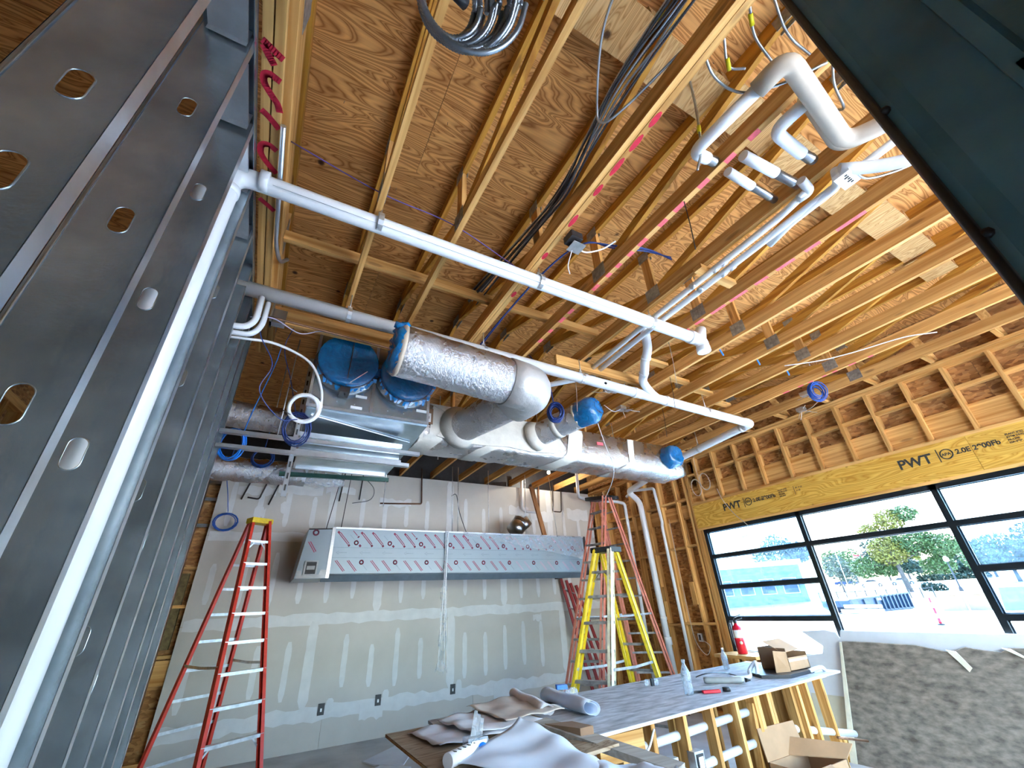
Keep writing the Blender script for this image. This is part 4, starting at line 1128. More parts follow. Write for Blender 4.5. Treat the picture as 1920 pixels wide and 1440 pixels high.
for j, (tt, rr) in enumerate([(-.09,1.06),(0,1.1),(.08,1.12),(.13,.98),(.17,.7),(.15,.3),(.14,.05)]):
    for k in range(20):
        an = 2*math.pi*k/20; w = rr*.142*(1+rd.uniform(-.06,.06))
        vs.append(B1 + db*(tt+rd.uniform(-.008,.008)) + sd*(w*math.cos(an)) + up*(w*math.sin(an)))
m.add(vs, [(j*20+k, j*20+(k+1)%20, (j+1)*20+(k+1)%20, (j+1)*20+k) for j in range(6) for k in range(20)], True)
m.obj('film_cap', BLUEF, t)

t = thing('trunk_duct', 'long foil wrapped rectangular trunk duct with mastic bands', 'duct')
tx0, tx1, ty0, ty1, tz0, tz1 = 1.16, 5.20, 3.96, 4.45, 3.22, 3.64
rd = random.Random(6)
prof = [(ty0,tz1),(ty0-.004,tz0+.09),(ty0+.02,tz0+.03),(ty0+.07,tz0),(ty1-.05,tz0-.005),(ty1,tz0+.05),(ty1,tz1)]
segs = 44; vs = []
for i in range(segs+1):
    x = tx0 + (tx1-tx0)*i/segs
    for (y, z) in prof: vs.append((x+rd.uniform(-.01,.01), y+rd.uniform(-.008,.008), z+rd.uniform(-.008,.008)))
n = len(prof)
fs = [(i*n+k, i*n+(k+1)%n, (i+1)*n+(k+1)%n, (i+1)*n+k) for i in range(segs) for k in range(n)]
fs += [tuple(range(n)), tuple(segs*n+k for k in range(n-1,-1,-1))]
MB().add(vs, fs, True).obj('foil_wrap', FOILB, t)
def band(x0, x1, slant=0.0, g=.006):
    m = MB(); vs = []; rd2 = random.Random(int(x0*100))
    pr = [(y-(g if y < 4.2 else -g), z-(g if z < 3.4 else 0)) for (y, z) in prof]
    for xx in (x0, (x0+x1)/2, x1):
        for k, (y, z) in enumerate(pr): vs.append((xx - slant*k/3 + rd2.uniform(-.015,.015), y+rd2.uniform(-.002,.002), z+rd2.uniform(-.002,.002)))
    fs = [(i*n+k, i*n+k+1, (i+1)*n+k+1, (i+1)*n+k) for i in range(2) for k in range(n-1)]
    m.add(vs, fs, True).obj('mastic_band', MASTIC, t)
band(1.30,1.50,.12); band(2.05,2.22,.2); band(3.12,3.34,.2); band(4.12,4.24,.18); band(1.16,1.2)
def mpatch(pts):
    MB().prism([(x, ty0-.016, z) for x, z in pts], (0,.014,0)).obj('mastic_smear', MASTIC, t)
mpatch([(1.25,3.64),(1.42,3.58),(1.45,3.40),(1.35,3.28),(1.55,3.24),(1.95,3.25),(2.2,3.27),(2.5,3.25),(2.85,3.27),(3.02,3.36),(2.92,3.52),(2.75,3.62),(2.3,3.635),(2.05,3.6),(1.9,3.62),(1.6,3.64)])
MB().box(1.20,1.30,ty0-.014,ty0-.002,3.40,3.58).obj('card_patch', CARDD, t)
s = MB().box(1.225,1.275,ty0-.02,ty0-.013,3.42,3.52).obj('sticker', WHITEP, t)
MB().box(1.242,1.256,ty0-.022,ty0-.0195,3.455,3.485).obj('sticker_mark', BLACKP, s)
MB().box(3.55,3.65,ty0-.014,ty0-.004,3.48,3.52).obj('tape_scrap', PINKSPRAY, t)
col = MB().lathe((4.86,ty0+.02,3.46),(4.86,ty0-.2,3.45),[(0,.16),(.05,.15),(.12,.148)],20).obj('collar', GALV, t)
rd = random.Random(9); m = MB(); vs = []
for j, (tt, rr) in enumerate([(.02,1.15),(.08,1.1),(.14,1.05),(.18,.8),(.17,.4),(.165,.05)]):
    for k in range(18):
        an = 2*math.pi*k/18; w = rr*.148*(1+rd.uniform(-.06,.06))
        vs.append((4.86+w*math.cos(an), ty0-tt+rd.uniform(-.008,.008), 3.455+w*math.sin(an)))
m.add(vs, [(j*18+k, j*18+(k+1)%18, (j+1)*18+(k+1)%18, (j+1)*18+k) for j in range(5) for k in range(18)], True).obj('film_cap', BLUEF, col)

for k, (p0, p1, r, lab) in enumerate([((-1.6,4.5,3.45),(.05,4.5,3.42),.13,'silver flex duct running in from the left above the strut rails'),
                                     ((-1.6,5.25,3.10),(.25,5.25,3.10),.13,'lower silver flex duct below the strut rails')]):
    t = thing('flex_duct', lab, 'duct', 'silver flex ducts at the left')
    rd = random.Random(30+k); a, b = Vector(p0), Vector(p1)
    pts = [a.lerp(b, i/30)+Vector((0,0,rd.uniform(-.006,.006))) for i in range(31)]
    MB().tube(pts, [r*(1+(.02 if i % 2 else -.02)) for i in range(31)], 20).obj('foil_sleeve', FOIL, t)
lone('plastic_bag', MB().ico((.42,5.2,3.06), .17, .2, 2, (1.6,.6,.6)), PLASTIC, 'clear plastic film bunched under the lower flex duct', 'plastic film')
for k, (y, z, x0, x1) in enumerate([(3.9,3.015,-.52,1.16),(3.93,2.90,-.52,1.07)]):
    m = MB().box(x0,x1,y-.02,y+.02,z,z+.003).box(x0,x1,y-.02,y-.018,z,z+.035).box(x0,x1,y+.018,y+.02,z,z+.035)
    lone('strut_rail', m, GALV2, ['upper of two galvanized strut rails under the plenum', 'lower of two galvanized strut rails under the plenum'][k], 'strut rail', 'strut rails under the plenum')
st = thing('hanging_strut', 'slotted vertical strut holding the rails under the plenum', 'strut')
MB().box(.022,.062,3.955,3.959,2.55,3.9).box(.022,.025,3.955,3.985,2.55,3.9).box(.059,.062,3.955,3.985,2.55,3.9).obj('channel', GALV2, st)
for k in range(12): MB().box(.035,.049,3.951,3.956,2.60+k*.1,2.65+k*.1).obj('slot', BLACKP, st)
lone('green_bar', MB().board((-.03,5.0,3.024),(1.13,5.0,3.061),.03,.045), GREEN, 'dark green painted bar hanging level below the plenum', 'bar')
for k, (x, y, z0, z1) in enumerate([(-.1,3.9,3.02,4.05),(-.18,4.5,3.3,4.05),(1.10,5.0,2.75,4.05),(.30,5.0,3.02,4.05),(.95,4.4,2.98,4.05),(1.6,4.6,3.25,4.1),(3.0,4.5,3.25,4.1),(4.4,4.5,3.25,4.1)]):
    lone('threaded_rod', MB().tube([(x,y,z0),(x,y,z1)], .0055, 6), ZINC, ['thin rod left of the plenum', 'thin rod behind the white tube coil', 'thin rod at the right end of the green bar', 'thin rod near the left end of the green bar', 'thin rod at the right of the return box', 'thin rod at the left end of the trunk duct', 'thin rod behind the middle of the trunk duct', 'thin rod near the right end of the trunk duct'][k], 'rod', 'thin hanging rods')

# ------------------------------------------------------------------ exhaust hood
h = thing('exhaust_hood', 'long stainless exhaust hood wrapped in printed blue-grey film', 'exhaust hood')
hx0, hx1, hy0, hy1, hz0, hz1 = .86, 5.46, 6.90, 8.0, 2.14, 2.80
MB().prism([(hx0,hy0,hz1),(hx0,hy0,hz0+.05),(hx0,hy0+.06,hz0-.03),(hx0,hy1,hz0+.05),(hx0,hy1,hz1)], (hx1-hx0,0,0)).obj('canopy', SSFILM, h)
MB().box(hx0-.045,hx0-.002,hy0-.012,hy0+.05,hz0-.01,hz1+.02).obj('corner_post', SSTEEL, h)
MB().box(hx1,hx1+.05,hy0-.012,hy1,hz0-.01,hz1+.02).obj('end_panel', IRON, h)
MB().prism([(hx0-.1,hy0-.004,hz0+.03),(hx0-.1,hy0+.055,hz0-.055),(hx0-.1,hy0+.075,hz0-.045),(hx0-.1,hy0+.02,hz0+.04)], (hx1-hx0+.1,0,0)).obj('lower_lip', plain('grey_lip', (.17,.22,.26), .4, .5, .1, 8), h)
MB().box(hx0,hx1,hy0-.012,hy0+.03,hz1,hz1+.022).obj('top_edge', GALV2, h)
cb = MB().prism([(.50,hy0+.04,hz1-.01),(.42,hy0+.04,hz0-.01),(.815,hy0+.0,hz0-.01),(.815,hy0+.0,hz1)], (0,.85,0)).obj('control_cabinet', SSFILM, h)
MB().prism([(.50,hy0+.035,hz1-.005),(.815,hy0-.006,hz1+.004),(.815,hy0-.006,hz1-.012),(.50,hy0+.035,hz1-.022)], (0,.02,0)).obj('cabinet_trim', IRON, cb)
MB().prism([(.44,hy0+.03,hz0-.005),(.815,hy0-.008,hz0-.005),(.815,hy0-.008,hz0+.10),(.74,hy0,hz0+.10),(.72,hy0+.0,hz0+.04),(.50,hy0+.025,hz0+.04),(.49,hy0+.025,hz0+.09),(.44,hy0+.03,hz0+.09)], (0,.004,0)).obj('steel_strip', SSTEEL, cb)
MB().prism([(.525,hy0+.005,hz0+.22),(.515,hy0+.005,hz0+.03),(.69,hy0-.015,hz0+.03),(.695,hy0-.015,hz0+.22)], (0,.02,0)).obj('switch_bezel', SSTEEL, cb)
pn = MB().prism([(.545,hy0-.002,hz0+.20),(.538,hy0-.002,hz0+.045),(.67,hy0-.018,hz0+.045),(.673,hy0-.018,hz0+.20)], (0,.01,0)).obj('switch_panel', BLACKP, cb)
MB().prism([(.555,hy0-.006,hz0+.15),(.552,hy0-.006,hz0+.10),(.655,hy0-.02,hz0+.10),(.658,hy0-.02,hz0+.15)], (0,.006,0)).obj('display', GREYP, pn)
# flat print on the film
def stroke(mat, x0, z0, x1, z1, w, nm='film_print', y=None):
    MB().board((x0,(y or hy0)-.0012,z0),(x1,(y or hy0)-.0012,z1), w, .0012, (0,1,0)).obj(nm, mat, h)
for z in (hz0+.26, hz0+.40): MB().box(hx0,hx1,hy0-.0014,hy0-.0002,z-.004,z+.004).obj('film_line', INKG, h)
cols = 27; dx = (hx1-hx0-.1)/cols
for k in range(cols):
    x = hx0 + .05 + k*dx
    # upper band
    fade = INKR if k < 17 else plain('pale_red_print_%d' % k, (.42+.006*(k-17),.30,.36), .6)
    if k % 3 == 1:
        c0 = Vector((x+.10, 0, hz0+.47))
        MB().tube([(c0.x+.026*math.cos(a), hy0-.001, c0.z+.026*math.sin(a)) for a in [i*math.pi/8 for i in range(16)]], .010, 4, closed=True).obj('film_roundel', INKD, h)
        stroke(INKG, x, hz0+.58, x+.07, hz0+.51, .007); stroke(INKD, x+.145, hz0+.44, x+.17, hz0+.415, .03)
    else:
        stroke(fade, x, hz0+.60, x+.15, hz0+.44, .011); stroke(fade, x+.022, hz0+.61, x+.165, hz0+.455, .011); stroke(INKD, x+.155, hz0+.44, x+.175, hz0+.418, .03); stroke(fade, x-.012, hz0+.622, x+.012, hz0+.598, .03)
    # lower band
    if k % 3 == 2:
        c0 = Vector((x+.04, 0, hz0+.20))
        MB().tube([(c0.x+.025*math.cos(a), hy0-.001, c0.z+.025*math.sin(a)) for a in [i*math.pi/8 for i in range(16)]], .010, 4, closed=True).obj('film_roundel', INKD, h)
        stroke(INKG, x+.06, hz0+.165, x+.13, hz0+.09, .008)
    else:
        stroke(fade, x, hz0+.22, x+.13, hz0+.075, .010); stroke(fade, x+.022, hz0+.225, x+.148, hz0+.085, .010)
    if k % 2 == 0:
        stroke(INKG, x+.03, hz0+.33, x+.15, hz0+.33, .008); stroke(INKG, x+.0, hz0+.33, x+.04, hz0+.352, .006); stroke(INKG, x+.0, hz0+.33, x+.04, hz0+.308, .006)
for k in range(5): stroke(INKR, hx0+.25+k*.9, hz1-.02, hx0+.32+k*.9, hz1-.09, .010); stroke(INKD, hx0+.33+k*.9, hz1-.10, hx0+.345+k*.9, hz1-.115, .03)
# cabinet print
stroke(INKR,.52,hz0+.47,.62,hz0+.33,.012,'film_print',hy0+.02); stroke(INKR,.545,hz0+.475,.64,hz0+.34,.012,'film_print',hy0+.018)
MB().tube([(.60+.034*math.cos(a), hy0+.022, hz0+.60+.034*math.sin(a)) for a in [i*math.pi/8 for i in range(16)]], .011, 4, closed=True).obj('film_roundel', INKD, h)
# shrink wrap
rd = random.Random(15); m = MB()
def wrapfn(u, v):
    x = 2.9 + 2.5*u; ztop = hz1+.02; zlow = hz1 - .03 - .36*u**1.1
    z = ztop + (zlow-ztop)*v
    return (x, hy0-.010-.01*math.sin(u*40+v*9)*math.sin(v*14)-.004*math.sin(u*90), z)
m.grid(wrapfn, 60, 12).obj('shrink_wrap', PLASTIC, h)
w = thing('wrap_strip', 'crumpled clear plastic strip hanging down the hood front', 'plastic strip')
m = MB()
def stripfn(u, v):
    z = hz1+.02 - 1.95*v; wd = .07 + .11*max(0, v-.45)*(1.6) - .03*math.sin(v*9)
    return (2.60 - .03*v + (u-.5)*wd + .012*math.sin(v*37+u*3), hy0-.03-.025*math.sin(u*9+v*23)*(.4+v)-.012*math.sin(u*31), z + .02*math.sin(u*17)*v)
m.grid(stripfn, 12, 70).obj('film', PLASTIC, w)
for k, dxx in enumerate((-.02, .015, .03)):
    MB().tube(spline([(2.60+dxx, hy0-.04, hz1), (2.585+dxx*.6, hy0-.05, 2.2), (2.57+dxx*1.5, hy0-.05, 1.5), (2.57+dxx*3, hy0-.04, .9)], 8), .005, 5).obj('twisted_fold', WHITEP, w)
rl = ['first hood rod at the control cabinet end', 'second hood rod at the left end', 'third hood rod above the plastic strip', 'fourth hood rod beside the plastic strip', 'fifth hood rod at mid hood', 'sixth hood rod by the stainless elbow', 'seventh hood rod at the right end']
for k, (x0, x1) in enumerate([(.76,.93),(.98,1.05),(2.86,2.84),(2.97,2.96),(3.59,3.60),(4.39,4.45),(5.14,5.05)]):
    lone('hood_rod', MB().tube([(x0,7.3,2.79),(x1,7.3,4.08)], .0065, 6), IRON if k < 2 else ZINC, rl[k], 'rod', 'rods holding the hood')
e = thing('steel_elbow', 'stainless duct elbow standing on top of the hood', 'duct elbow')
MB().lathe((4.12,7.3,2.925),(4.30,7.3,3.12),[(0,.16),(.2,.155)],20).obj('lower_section', SSTEEL, e)
MB().lathe((4.30,7.3,3.14),(4.42,7.3,3.00),[(0,.15),(.16,.145)],20).obj('upper_section', SSTEEL, e)
MB().lathe((4.20,7.3,3.0),(4.36,7.3,3.22),[(0,.15),(.18,.15),(.19,.14)],20).obj('middle_section', SSTEEL, e)
lone('loose_stud', MB().board((4.62,7.35,3.85),(4.80,7.25,2.85),.09,.04,(0,1,0)), wood('reddish_stud',2,(.42,.20,.08),(.26,.10,.03)), 'reddish wooden stud leaning behind the hood', 'lumber')
# gas and copper stubs on the drywall
def stub(label, pts, mat, r=.011, grp='pipe stubs on the drywall'): pipe('pipe_stub', label, pts, r, mat, 'pipe', .04, 8, grp)
stub('dark pipe bent left on the drywall above the hood', [(2.456,8.0,4.2),(2.49,8.0,3.5),(1.70,8.0,3.46)], COPPER, .014)
stub('straight dark pipe beside the leaning stud', [(5.23,8.0,4.2),(5.19,8.0,3.32)], COPPER, .016)
stub('dark pipe shaped like a U near the corner', [(5.63,8.0,4.2),(5.57,8.0,3.53),(5.80,8.0,3.53),(5.85,8.0,4.05)], IRON, .013)
stub('leftmost thin dark pipe ending on the drywall', [(-.36,8.0,3.95),(-.50,8.0,3.38)], IRON, .012)
stub('middle thin dark pipe with a hooked end above the red ladder', [(-.13,8.0,3.95),(-.25,8.0,3.40),(-.42,8.0,3.42)], IRON, .012)
stub('third thin dark pipe above the red ladder', [(.06,8.0,3.95),(-.10,8.0,3.32)], IRON, .012)
stub('thin dark pipe below the green bar', [(1.02,8.0,3.98),(.98,8.0,3.45)], IRON, .012)
stub('thin dark pipe at the left of the hood rods', [(1.34,8.0,3.95),(1.32,8.0,3.5)], IRON, .012)
tag(MB().tube(spline([(1.36,7.95,3.9),(1.55,7.95,3.7),(1.5,7.95,3.5),(1.2,7.95,3.42)],6), .006, 6).obj('loose_cable', CABLED), 'dark cable curling off the drywall below the plenum', 'cable')
tag(MB().tube(spline([(2.95,7.6,3.6),(3.05,7.6,3.62),(3.12,7.6,3.3),(3.25,7.5,2.84)],6), .007, 6).obj('loose_cable', CABLED), 'dark cable arching down onto the hood', 'cable')
lb = thing('work_lamp', 'small bright lamp bulb lit among the far trusses', 'lamp')
LE = emit_mat('lit_bulb', (1,.96,.85), 60)
MB().ico((5.2,7.5,4.26), .035, 0, 2).obj('bulb', LE, lb)
MB().lathe((5.2,7.5,4.29),(5.2,7.5,4.4),[(0,.02),(.06,.022)],10).obj('socket', BLACKP, lb)
MB().tube([(5.2,7.5,4.34),(5.2,7.5,4.6)], .004, 5).obj('cord', BLACKP, lb)

# ------------------------------------------------------------------ step ladders
def ladder(label, FL, FR, RL, RR, tops, nsteps, z_top, rail_m, step_m, cap_m, rail_w=.065, rear_m=None, foot_m=None, step0=.30, rungs=True, white_fr=None):
    """FL.. : feet (x,y) ; tops: four top points; front carries the treads"""
    t = thing('step_ladder', label, 'step ladder', 'step ladders')
    V = lambda p: Vector((p[0], p[1], 0.0))
    feet = [V(FL), V(FR), V(RL), V(RR)]; tp = [Vector(p) for p in tops]
    u = (feet[1]-feet[0]).normalized(); w = (feet[2]-feet[0]).normalized()
    for i in range(4):
        m = MB(); a, b = feet[i], tp[i]
        sgn = 1 if i in (0, 2) else -1
        # channel-shaped rail: web plus two flanges turned inwards
        n = w if i < 2 else -w
        rw = rail_w if i < 2 else rail_w*.75
        m.board(a, b, rw, .006, tuple(u))
        for k in (-1, 1):
            off = n*(k*rw/2) + u*(sgn*.016)
            m.board(a+off, b+off, .006, .034, tuple(u))
        m.obj('front_rail' if i < 2 else 'rear_rail', (rail_m if not (white_fr and i == 1) else white_fr) if i < 2 else (rear_m or rail_m), t)
        MB().board(a, a.lerp(b, .045), rw*1.25, .035, tuple(u)).obj('foot', foot_m or BLACKP, t)
    for k in range(nsteps):
        z = step0 + k*(z_top-step0-.30)/(nsteps-1)
        a = feet[0].lerp(tp[0], z/tp[0].z); b = feet[1].lerp(tp[1], z/tp[1].z)
        s = MB().board(a, b, .075, .008).board(a+w*(-.036)+Vector((0,0,-.012)), b+w*(-.036)+Vector((0,0,-.012)), .005, .03).board(a+w*(.036)+Vector((0,0,-.012)), b+w*(.036)+Vector((0,0,-.012)), .005, .03)
        s.obj('tread', step_m, t)
        if k in (0, 1, nsteps-1):
            for p, q in ((a, b), (b, a)):
                d = (q-p).normalized()
                MB().board(p+d*.10+Vector((0,0,-.02)), p+Vector((0,0,-.13))+d*.01, .018, .004, tuple(w)).obj('tread_brace', step_m, t)
        if rungs:
            c = feet[2].lerp(tp[2], z/tp[2].z); e = feet[3].lerp(tp[3], z/tp[3].z)
            MB().board(c, e, .006, .03).obj('rear_rung', step_m, t)
    z = .42*z_top
    for i, j in ((0, 2), (1, 3)):
        a = feet[i].lerp(tp[i], z/tp[i].z); b = feet[j].lerp(tp[j], z/tp[j].z); mid = (a+b)/2 + Vector((0,0,-.015))
        MB().board(a, mid, .005, .028).board(mid, b, .005, .028).obj('spreader', step_m, t)
    c = sum(tp, Vector())/4; e1 = (tp[1]-tp[0]).length/2+.03; e2 = max((tp[2]-tp[0]).length/2, .05)+.04
    cap = MB(); cz = max(p.z for p in tp)
    P = [c + u*(sx*e1) + w*(sy*e2) for sx, sy in ((-1,-1),(1,-1),(1,1),(-1,1))]
    cap.prism([(p.x, p.y, cz-.035) for p in P], (0,0,.07))
    cp = cap.obj('top_cap', cap_m, t, bevel=.008)
    for k in range(3):
        q = c + u*((k-1)*e1*.55)
        MB().lathe((q.x,q.y,cz+.034),(q.x,q.y,cz+.06),[(0,.025),(.008,.022),(.009,.014)],10).obj('tool_ring', cap_m, cp)
    return t
ladder('tall red step ladder with yellow cap in front of the drywall', (-.173,5.78), (.444,6.13), (-.79,7.02), (-.15,7.50),
       [(-.245,6.95,2.88), (-.02,7.02,2.88), (-.275,7.02,2.87), (-.035,7.13,2.87)], 9, 2.90, RED, ALUM, YELCAP, .07, None, YELCAP)
ladder('paint-splashed yellow step ladder with black cap behind the counter', (3.10,4.80), (3.40,4.28), (4.60,5.04), (4.76,4.56),
       [(3.99,4.80,2.29), (4.11,4.60,2.29), (4.13,4.86,2.28), (4.25,4.66,2.28)], 7, 2.32, YELLOW, ALUMD, BLACKP, .095, YELLOW, ALUM, .30, True, plain('paint_splashed_yellow', (.74,.70,.50), .5, 0, .3, 9))
ladder('tall faded orange step ladder with black cap beside the vent pipes', (4.24,6.42), (4.66,5.98), (5.94,6.44), (6.45,5.99),
       [(5.43,6.40,3.42), (5.40,6.00,3.42), (5.60,6.42,3.41), (5.56,6.04,3.41)], 11, 3.46, ORANGE, ALUMD, BLACKP, .075, ORANGE)
t = thing('folded_ladder', 'dark red folded ladder leaning on the drywall behind the yellow one', 'ladder')
for a, b in [((5.85,7.55,0),(5.60,7.98,2.15)), ((6.12,7.45,0),(5.84,7.98,2.05)), ((5.92,7.40,0),(5.68,7.9,2.1)), ((6.2,7.32,0),(5.92,7.9,2.0))]:
    MB().board(a, b, .06, .025, (0,1,0)).obj('rail', plain('dark_red_fiberglass',(.30,.03,.03),.5), t)
for k in range(6):
    f = .1+k*.16
    a = Vector((5.85,7.55,0)).lerp(Vector((5.60,7.98,2.15)), f); b = Vector((6.12,7.45,0)).lerp(Vector((5.84,7.98,2.05)), f)
    MB().board(a, b, .06, .02).obj('tread', ALUMD, t)

# ------------------------------------------------------------------ work counter on a stud pony wall
ct = thing('work_counter', 'long plywood work counter on pine stud legs', 'counter')
ZC = .915
ny = lambda x: 2.690 + .0716*(x-1.95)
topm = MB().prism([(1.25,ny(1.25),ZC-.019),(5.50,ny(5.50),ZC-.019),(5.62,ny(5.5)+1.15,ZC-.019),(1.35,ny(1.25)+1.22,ZC-.019)], (0,0,.019))
tp_ = topm.obj('plywood_top', BENCH, ct)
MB().prism([(1.25,ny(1.25)-.001,ZC-.014),(5.501,ny(5.50)-.001,ZC-.014),(5.501,ny(5.50)+.004,ZC-.014),(1.25,ny(1.25)+.004,ZC-.014)], (0,0,.006)).obj('ply_edge', CREAM, tp_)
MB().board((1.45,2.86,ZC-.04),(5.42,3.13,ZC-.04),.14,.038).obj('top_plate', WX, ct)
MB().board((1.45,2.86,.02),(5.42,3.13,.02),.14,.038).obj('bottom_plate', WX, ct)
MB().board((1.5,3.80,ZC-.04),(5.42,4.05,ZC-.04),.09,.038).obj('top_plate', WX, ct)
yl = lambda x: 2.86 + .068*(x-1.45)
for x in [1.6, 2.05, 2.42, 2.735, 3.10, 3.45, 3.80, 4.09, 4.135, 4.30, 4.345, 4.72, 5.02, 5.34]:
    MB().box(x-.019, x+.019, yl(x)-.045, yl(x)+.045, .04, ZC-.06).obj('leg', WZ, ct)
for x in [1.6, 2.5, 3.3, 4.0, 4.7, 5.0, 5.34]:
    MB().box(x-.019, x+.019, 3.80+.064*(x-1.5)-.04, 3.80+.064*(x-1.5)+.04, .0, ZC-.06).obj('leg', WZ, ct)
MB().board((3.95,yl(3.95),.1),(4.07,yl(4.07),.8),.04,.06,(0,1,0)).obj('diagonal_brace', WZ, ct)
MB().box(2.20,2.60,2.865,2.905,.70,.85).obj('header_block', WX, ct)
MB().box(4.75,4.79,3.0,3.9,.05,ZC-.06).obj('end_stud', WZ, ct)
for k, (a, b, lab) in enumerate([((2.1,2.95,.70),(4.1,3.08,.735),'upper white pipe threaded through the counter legs'), ((2.9,2.98,.50),(4.1,3.06,.53),'lower white pipe threaded through the counter legs'),
                            ((4.3,3.06,.60),(5.75,3.15,.33),'white pipe sloping out past the right end of the counter')]):
    lone('counter_pipe', MB().tube([a, b], .03, 14), PVC, lab, 'pipe', 'pipes under the counter')
lone('copper_stub', MB().tube([(5.2,3.02,.40),(5.70,3.02,.30)], .011, 8), COPPER, 'thin copper stub poking out past the counter legs', 'pipe')
lone('purple_stub', MB().tube([(5.3,3.18,.42),(5.82,3.2,.32)], .018, 8), plain('lilac_pipe',(.35,.33,.55),.4), 'lilac capped pipe end poking out past the counter legs', 'pipe')
for k, (x, z) in enumerate([(2.86,.57),(3.13,.57)]):
    e = thing('electrical_box', ['left of two steel electrical boxes under the counter', 'right of two steel electrical boxes under the counter'][k], 'electrical box', 'electrical boxes under the counter')
    MB().box(x-.05,x+.05,2.88,2.95,z-.07,z+.07).obj('box_body', ZINC, e)
    MB().box(x-.035,x+.035,2.872,2.881,z-.055,z+.055).obj('device_ring', BLACKP, e)
    MB().box(x-.025,x+.025,2.868,2.874,z-.04,z+.04).obj('outlet_face', WHITEP, e)
tag(MB().tube(spline([(2.25,2.9,.62),(2.4,2.88,.66),(2.6,2.86,.72),(2.74,2.9,.82)],6), .008, 6).obj('loose_cable', WHITEW), 'white cable looping between the first counter legs', 'cable')

# things on the counter
def bottle(label, x, y, h, r, cap, name='water_bottle'):
    t = thing(name, label, 'bottle')
    z = ZC+.001
    MB().lathe((x,y,z),(x,y,z+1),[(0,r*.9),(.006,r),(h*.25,r),(h*.3,r*.93),(h*.35,r),(h*.62,r),(h*.78,r*.55),(h*.85,r*.36),(h*.92,r*.36)],16).obj('bottle_body', BOTTLE, t)
    MB().lathe((x,y,z+h*.9),(x,y,z+h),[(0,r*.42),(h*.08,r*.42)],12).obj('cap', cap, t)
    MB().lathe((x,y,z+h*.38),(x,y,z+h),[(0,r*1.01),(h*.2,r*1.01)],16).obj('wrapper', PLASTIC, t)
bottle('tall clear squeeze bottle standing mid counter', 3.46, 3.16, .26, .040, PLASTIC, 'squeeze_bottle')
bottle('small clear water bottle at the far edge of the counter', 4.90, 3.85, .21, .033, WHITEP)
t = thing('caulk_tube', 'grey caulk tube lying on the counter', 'tube')
a, b = Vector((3.98,3.42,ZC+.026)), Vector((4.24,3.16,ZC+.026))
MB().lathe(a, b, [(0,.024),(.02,.026),(.33,.026),(.36,.02)], 14).obj('tube_body', GREYP, t)
MB().tube([b, b+(b-a).normalized()*.05], [.02,.006], 8).obj('nozzle', BLACKP, t)
t = thing('utility_knife', 'red handled utility knife lying near the squeeze bottle', 'knife')
MB().board((3.56,3.10,ZC+.014),(3.70,3.03,ZC+.014),.035,.022).obj('handle', REDPAINT, t, bevel=.004)
MB().board((3.50,3.18,ZC+.008),(3.66,3.14,ZC+.008),.03,.012).obj('sheath', BLACKP, t)
lone('tape_puck', MB().lathe((3.80,3.04,ZC),(3.80,3.04,ZC+.03),[(0,.033),(.028,.033),(.03,.028)],16), BLACKP, 'small black round puck beside the knife', 'puck')
t = thing('safety_glasses', 'clear safety glasses with black bridge on the counter', 'glasses')
for s in (-1, 1): MB().lathe((3.56+s*.045,3.70-s*.02,ZC+.028),(3.56+s*.045,3.68-s*.02,ZC+.03),[(0,.03),(.004,.03)],12).obj('lens', PLASTIC, t)
MB().box(3.545,3.58,3.68,3.70,ZC,ZC+.06).obj('bridge', BLACKP, t)
for s in (-1, 1): MB().tube([(3.56+s*.075,3.70,ZC+.03),(3.56+s*.08,3.80,ZC+.03)], .003, 5).obj('temple', PLASTIC, t)
t = thing('shipping_carton', 'brown shipping carton with open flap on the counter end', 'carton')
x0, x1, y0, y1, z0 = 4.80, 5.20, 3.12, 3.42, ZC+.03
MB().box(x0+.14,x1+.10,y0,y0+.008,z0,z0+.115).obj('front_panel', CARD, t)
MB().box(x0+.14,x1+.10,y1,y1+.008,z0,z0+.20).obj('back_panel', CARDD, t)
MB().box(x1+.092,x1+.10,y0,y1,z0,z0+.15).obj('side_panel', CARD, t)
MB().box(x0+.14,x0+.148,y0,y1,z0,z0+.20).obj('side_panel', CARDD, t)
MB().box(x0+.14,x1+.10,y0,y1,z0,z0+.006).obj('base_panel', CARDD, t)
MB().prism([(x0-.04,y0+.02,z0+.19),(x0+.14,y0,z0+.17),(x0+.14,y0,z0+.0),(x0-.02,y0+.06,z0-.015)], (.003,.008,0)).obj('side_flap', CARD, t)
MB().prism([(x0+.10,y1-.10,z0+.255),(x1+.02,y1-.10,z0+.26),(x1+.08,y0+.06,z0+.165),(x0+.15,y0+.04,z0+.155)], (0,0,.006)).obj('top_flap', CARD, t)
MB().box(x0+.15,x1+.09,y0-.003,y0-.001,z0+.08,z0+.10).obj('packing_tape', CREAM, t)
lone('flat_tray', MB().prism([(4.56,3.20,ZC+.001),(4.75,3.02,ZC+.001),(5.22,3.05,ZC+.001),(5.30,3.12,ZC+.001),(5.28,3.4,ZC+.001),(4.7,3.45,ZC+.001)], (0,0,.028)), BLACKP, 'flat dark tray under the shipping carton', 'tray')
tag(MB().tube(spline([(4.2,3.7,ZC+.006),(4.05,3.55,ZC+.04),(4.1,3.45,ZC+.07),(4.4,3.5,ZC+.04),(4.6,3.6,ZC+.006),(4.5,3.4,ZC+.006)],8), .005, 6).obj('loose_cable', CABLED), 'black cable looped behind the caulk tube', 'cable')
tag(MB().tube(spline([(4.35,3.40,ZC+.01),(4.5,3.3,ZC+.012),(4.62,3.36,ZC+.05),(4.66,3.3,ZC+.12),(4.62,3.28,ZC+.02)],6), [.02]*25, 6).obj('rag', PAPERB), 'crumpled pale rag beside the carton', 'rag')
